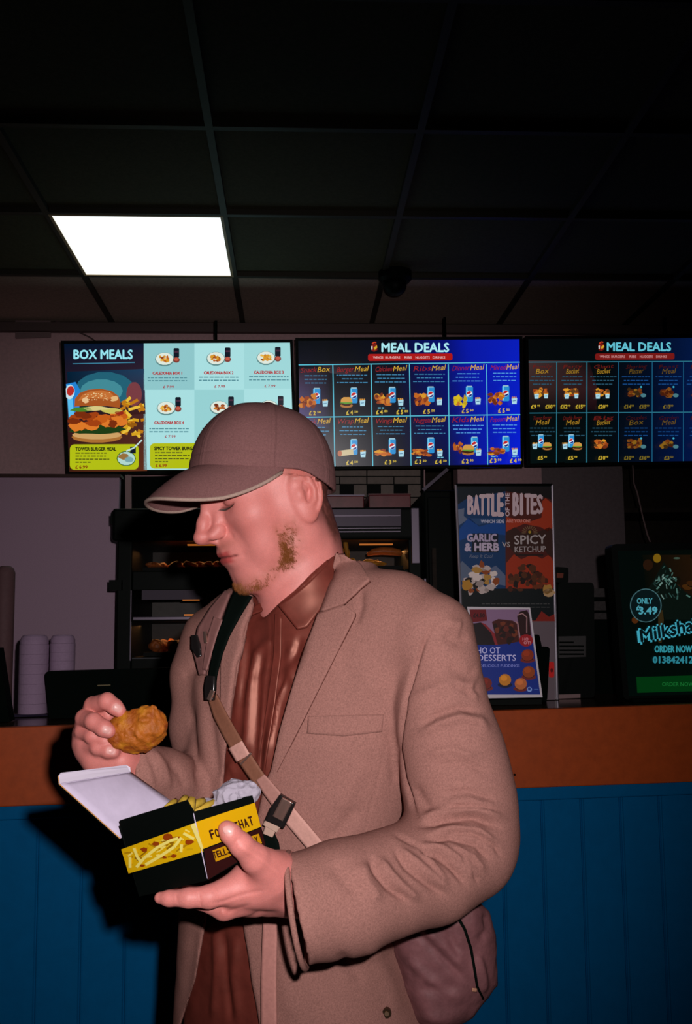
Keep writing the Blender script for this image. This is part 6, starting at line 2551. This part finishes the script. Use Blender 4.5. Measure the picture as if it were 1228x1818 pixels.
pp = [px(*p) for p in ((670, 1580, 1.42), (670, 1860, 1.25), (910, 1580, 1.25), (910, 1860, 1.42))]
v_, f_ = nets(bag_f, tuple(min(p[a] for p in pp)-.03 for a in range(3)), tuple(max(p[a] for p in pp)+.03 for a in range(3)), .0035)
N = vnormals(v_, f_)
u, v, dd = proj(v_)
BFOLD = [(-.004, 6, [(735, 1650), (775, 1690), (830, 1745)]), (.005, 9, [(745, 1640), (790, 1680), (828, 1720)]), (-.004, 7, [(795, 1625), (800, 1665), (815, 1700)]),
         (.004, 9, [(720, 1700), (770, 1745), (822, 1775)]), (-.0035, 10, [(740, 1760), (780, 1752), (815, 1762)]), (-.004, 7, [(860, 1620), (868, 1650), (850, 1672)]),
         (.004, 8, [(850, 1690), (862, 1730), (856, 1765)]), (-.003, 6, [(838, 1680), (858, 1700), (876, 1760)]), (.0035, 10, [(745, 1800), (790, 1812), (830, 1796)])]
H = strokes(u, v, BFOLD)+.0018*vnoise(v_, 30, 4)+.001*vnoise(v_, 70, 5)
v_ = v_+N*(H*np.clip(-(N @ np.array(FW))*3+.3, 0, 1))[:, None]
m_bag = mat('mauve_nylon', (.17, .066, .070), .6, spec=.3, noise=(18, .35), bump=(60, .5, .003))
mesh('pouch', v_, f_, m_bag, bag, True)
T_G = bvh(v_, f_)
zp = [(797, 1612), (812, 1628), (825, 1650), (836, 1685), (842, 1720), (847, 1752), (858, 1774)]
e0, e1 = strap_edges(zp, [3.5, 5.5, 5, 4.5, 4.5, 4.5, 3.5])
v_, f_ = drape(T_G, e0, e1, 36, 4, .0016, .0012, 2)
mesh('zip', v_, f_, m_blackm, bag, True)
e0, e1 = strap_edges([(800, 1606), (818, 1622)], 10)
v_, f_ = drape(T_G, e0, e1, 8, 5, .004, .002, 2)
mesh('zip_garage', v_, f_, m_blackm, bag, True)
e0, e1 = strap_edges([(838, 1757), (846, 1758)], 6)
v_, f_ = drape(T_G, e0, e1, 6, 5, .003, .0015, 1)
mesh('tag', v_, f_, mat('peach_tag', (.5, .24, .15), .6), bag, True)

# strap pieces laid over blazer and shirt
m_st = mat('pink_webbing', (.52, .27, .225), .7, noise=(200, .12))
m_std = mat('brown_webbing', (.20, .078, .045), .7, noise=(200, .12))
m_flap = mat('mauve_flap', (.20, .088, .08), .65, noise=(60, .15))
m_buc = mat('black_buckle', (.012, .01, .01), .25, spec=.6)
m_met = mat('rose_metal', (.75, .48, .40), .3, metal=.9)


def band(name, pts, w_, m, off=.004, th=.0018, T=None, n=30, k=7, sm=4, parent=None):
    T = T or T_BODY
    e0, e1 = strap_edges(pts, w_)
    v_, f_ = drape(T, e0, e1, n, k, off, th, sm)
    return mesh(name, v_, f_, m, parent or bag, True)


band('black_strap', [(432, 1052), (416, 1085), (398, 1125), (386, 1160), (378, 1198), (374, 1232)], [34, 27, 20, 17, 14, 15], m_blackm, off=.0165, th=.0025)
band('shoulder_pad', [(405, 1052), (385, 1085), (367, 1120), (357, 1158), (360, 1198)], [10, 24, 32, 26, 9], m_flap, off=.0125, th=.0055)
band('pad_fold', [(388, 1098), (378, 1125), (370, 1160), (364, 1190)], [18, 16, 12, 7], m_flap, off=.0165, th=.003)
band('pad_shadow', [(346, 1128), (349, 1150), (355, 1166)], [10, 16, 6], m_buc, off=.0195, th=.006)  # black piece standing in for the shade beside the shoulder pad
band('clip_bar', [(364, 1121), (366, 1142)], 5, m_met, off=.0205, th=.003)
band('slider', [(375, 1200), (373, 1222), (372, 1243)], [15, 18, 14], m_buc, off=.0175, th=.006)
band('slider_bar', [(378, 1226), (371, 1243)], 7.5, m_met, off=.0225, th=.003)
band('strap', [(377, 1236), (390, 1268), (408, 1302), (428, 1336)], [17, 23, 25, 25], m_std, off=.0085, th=.0022)
band('strap_end', [(418, 1322), (432, 1346)], 27, m_st, off=.0115, th=.002)
band('end_bar', [(427, 1357), (446, 1337)], 3.4, m_met, off=.0150, th=.002)
band('strap', [(434, 1345), (452, 1372), (470, 1398)], [26, 25, 25], m_std, off=.0075, th=.002)
band('strap', [(462, 1380), (478, 1402), (500, 1430), (508, 1442)], [18, 24, 27, 27], mat('pink_webbing_worn', (.38, .18, .15), .7, noise=(200, .12)), off=.0095, th=.002)
band('strap', [(508, 1440), (530, 1466), (556, 1497), (590, 1536)], 28, m_st, off=.0095, th=.0022)
band('buckle', [(511, 1418), (498, 1440), (488, 1462)], [32, 37, 36], m_buc, off=.0175, th=.009, sm=8)
band('buckle_bar', [(510, 1420), (493, 1453)], 20, m_met, off=.0235, th=.003, sm=8)
band('buckle_clip', [(490, 1452), (480, 1470)], [31, 28], mat('ivory_clip', (.5, .33, .26), .45), off=.0175, th=.007, sm=8)
band('buckle_clip', [(481, 1470), (476, 1482)], [20, 18], mat('ivory_clip', (.5, .33, .26), .45), off=.0165, th=.006, sm=8)
band('loose_webbing', [(474, 1480), (482, 1500), (486, 1520)], [24, 26, 24], m_blackm, off=.010, th=.003, sm=8)
band('hanging_strap', [(480, 1590), (479, 1660), (477, 1740), (478, 1850)], [24, 26, 27, 28], mat('rose_webbing', (.46, .20, .17), .7, noise=(200, .12)), off=.009, th=.0022)
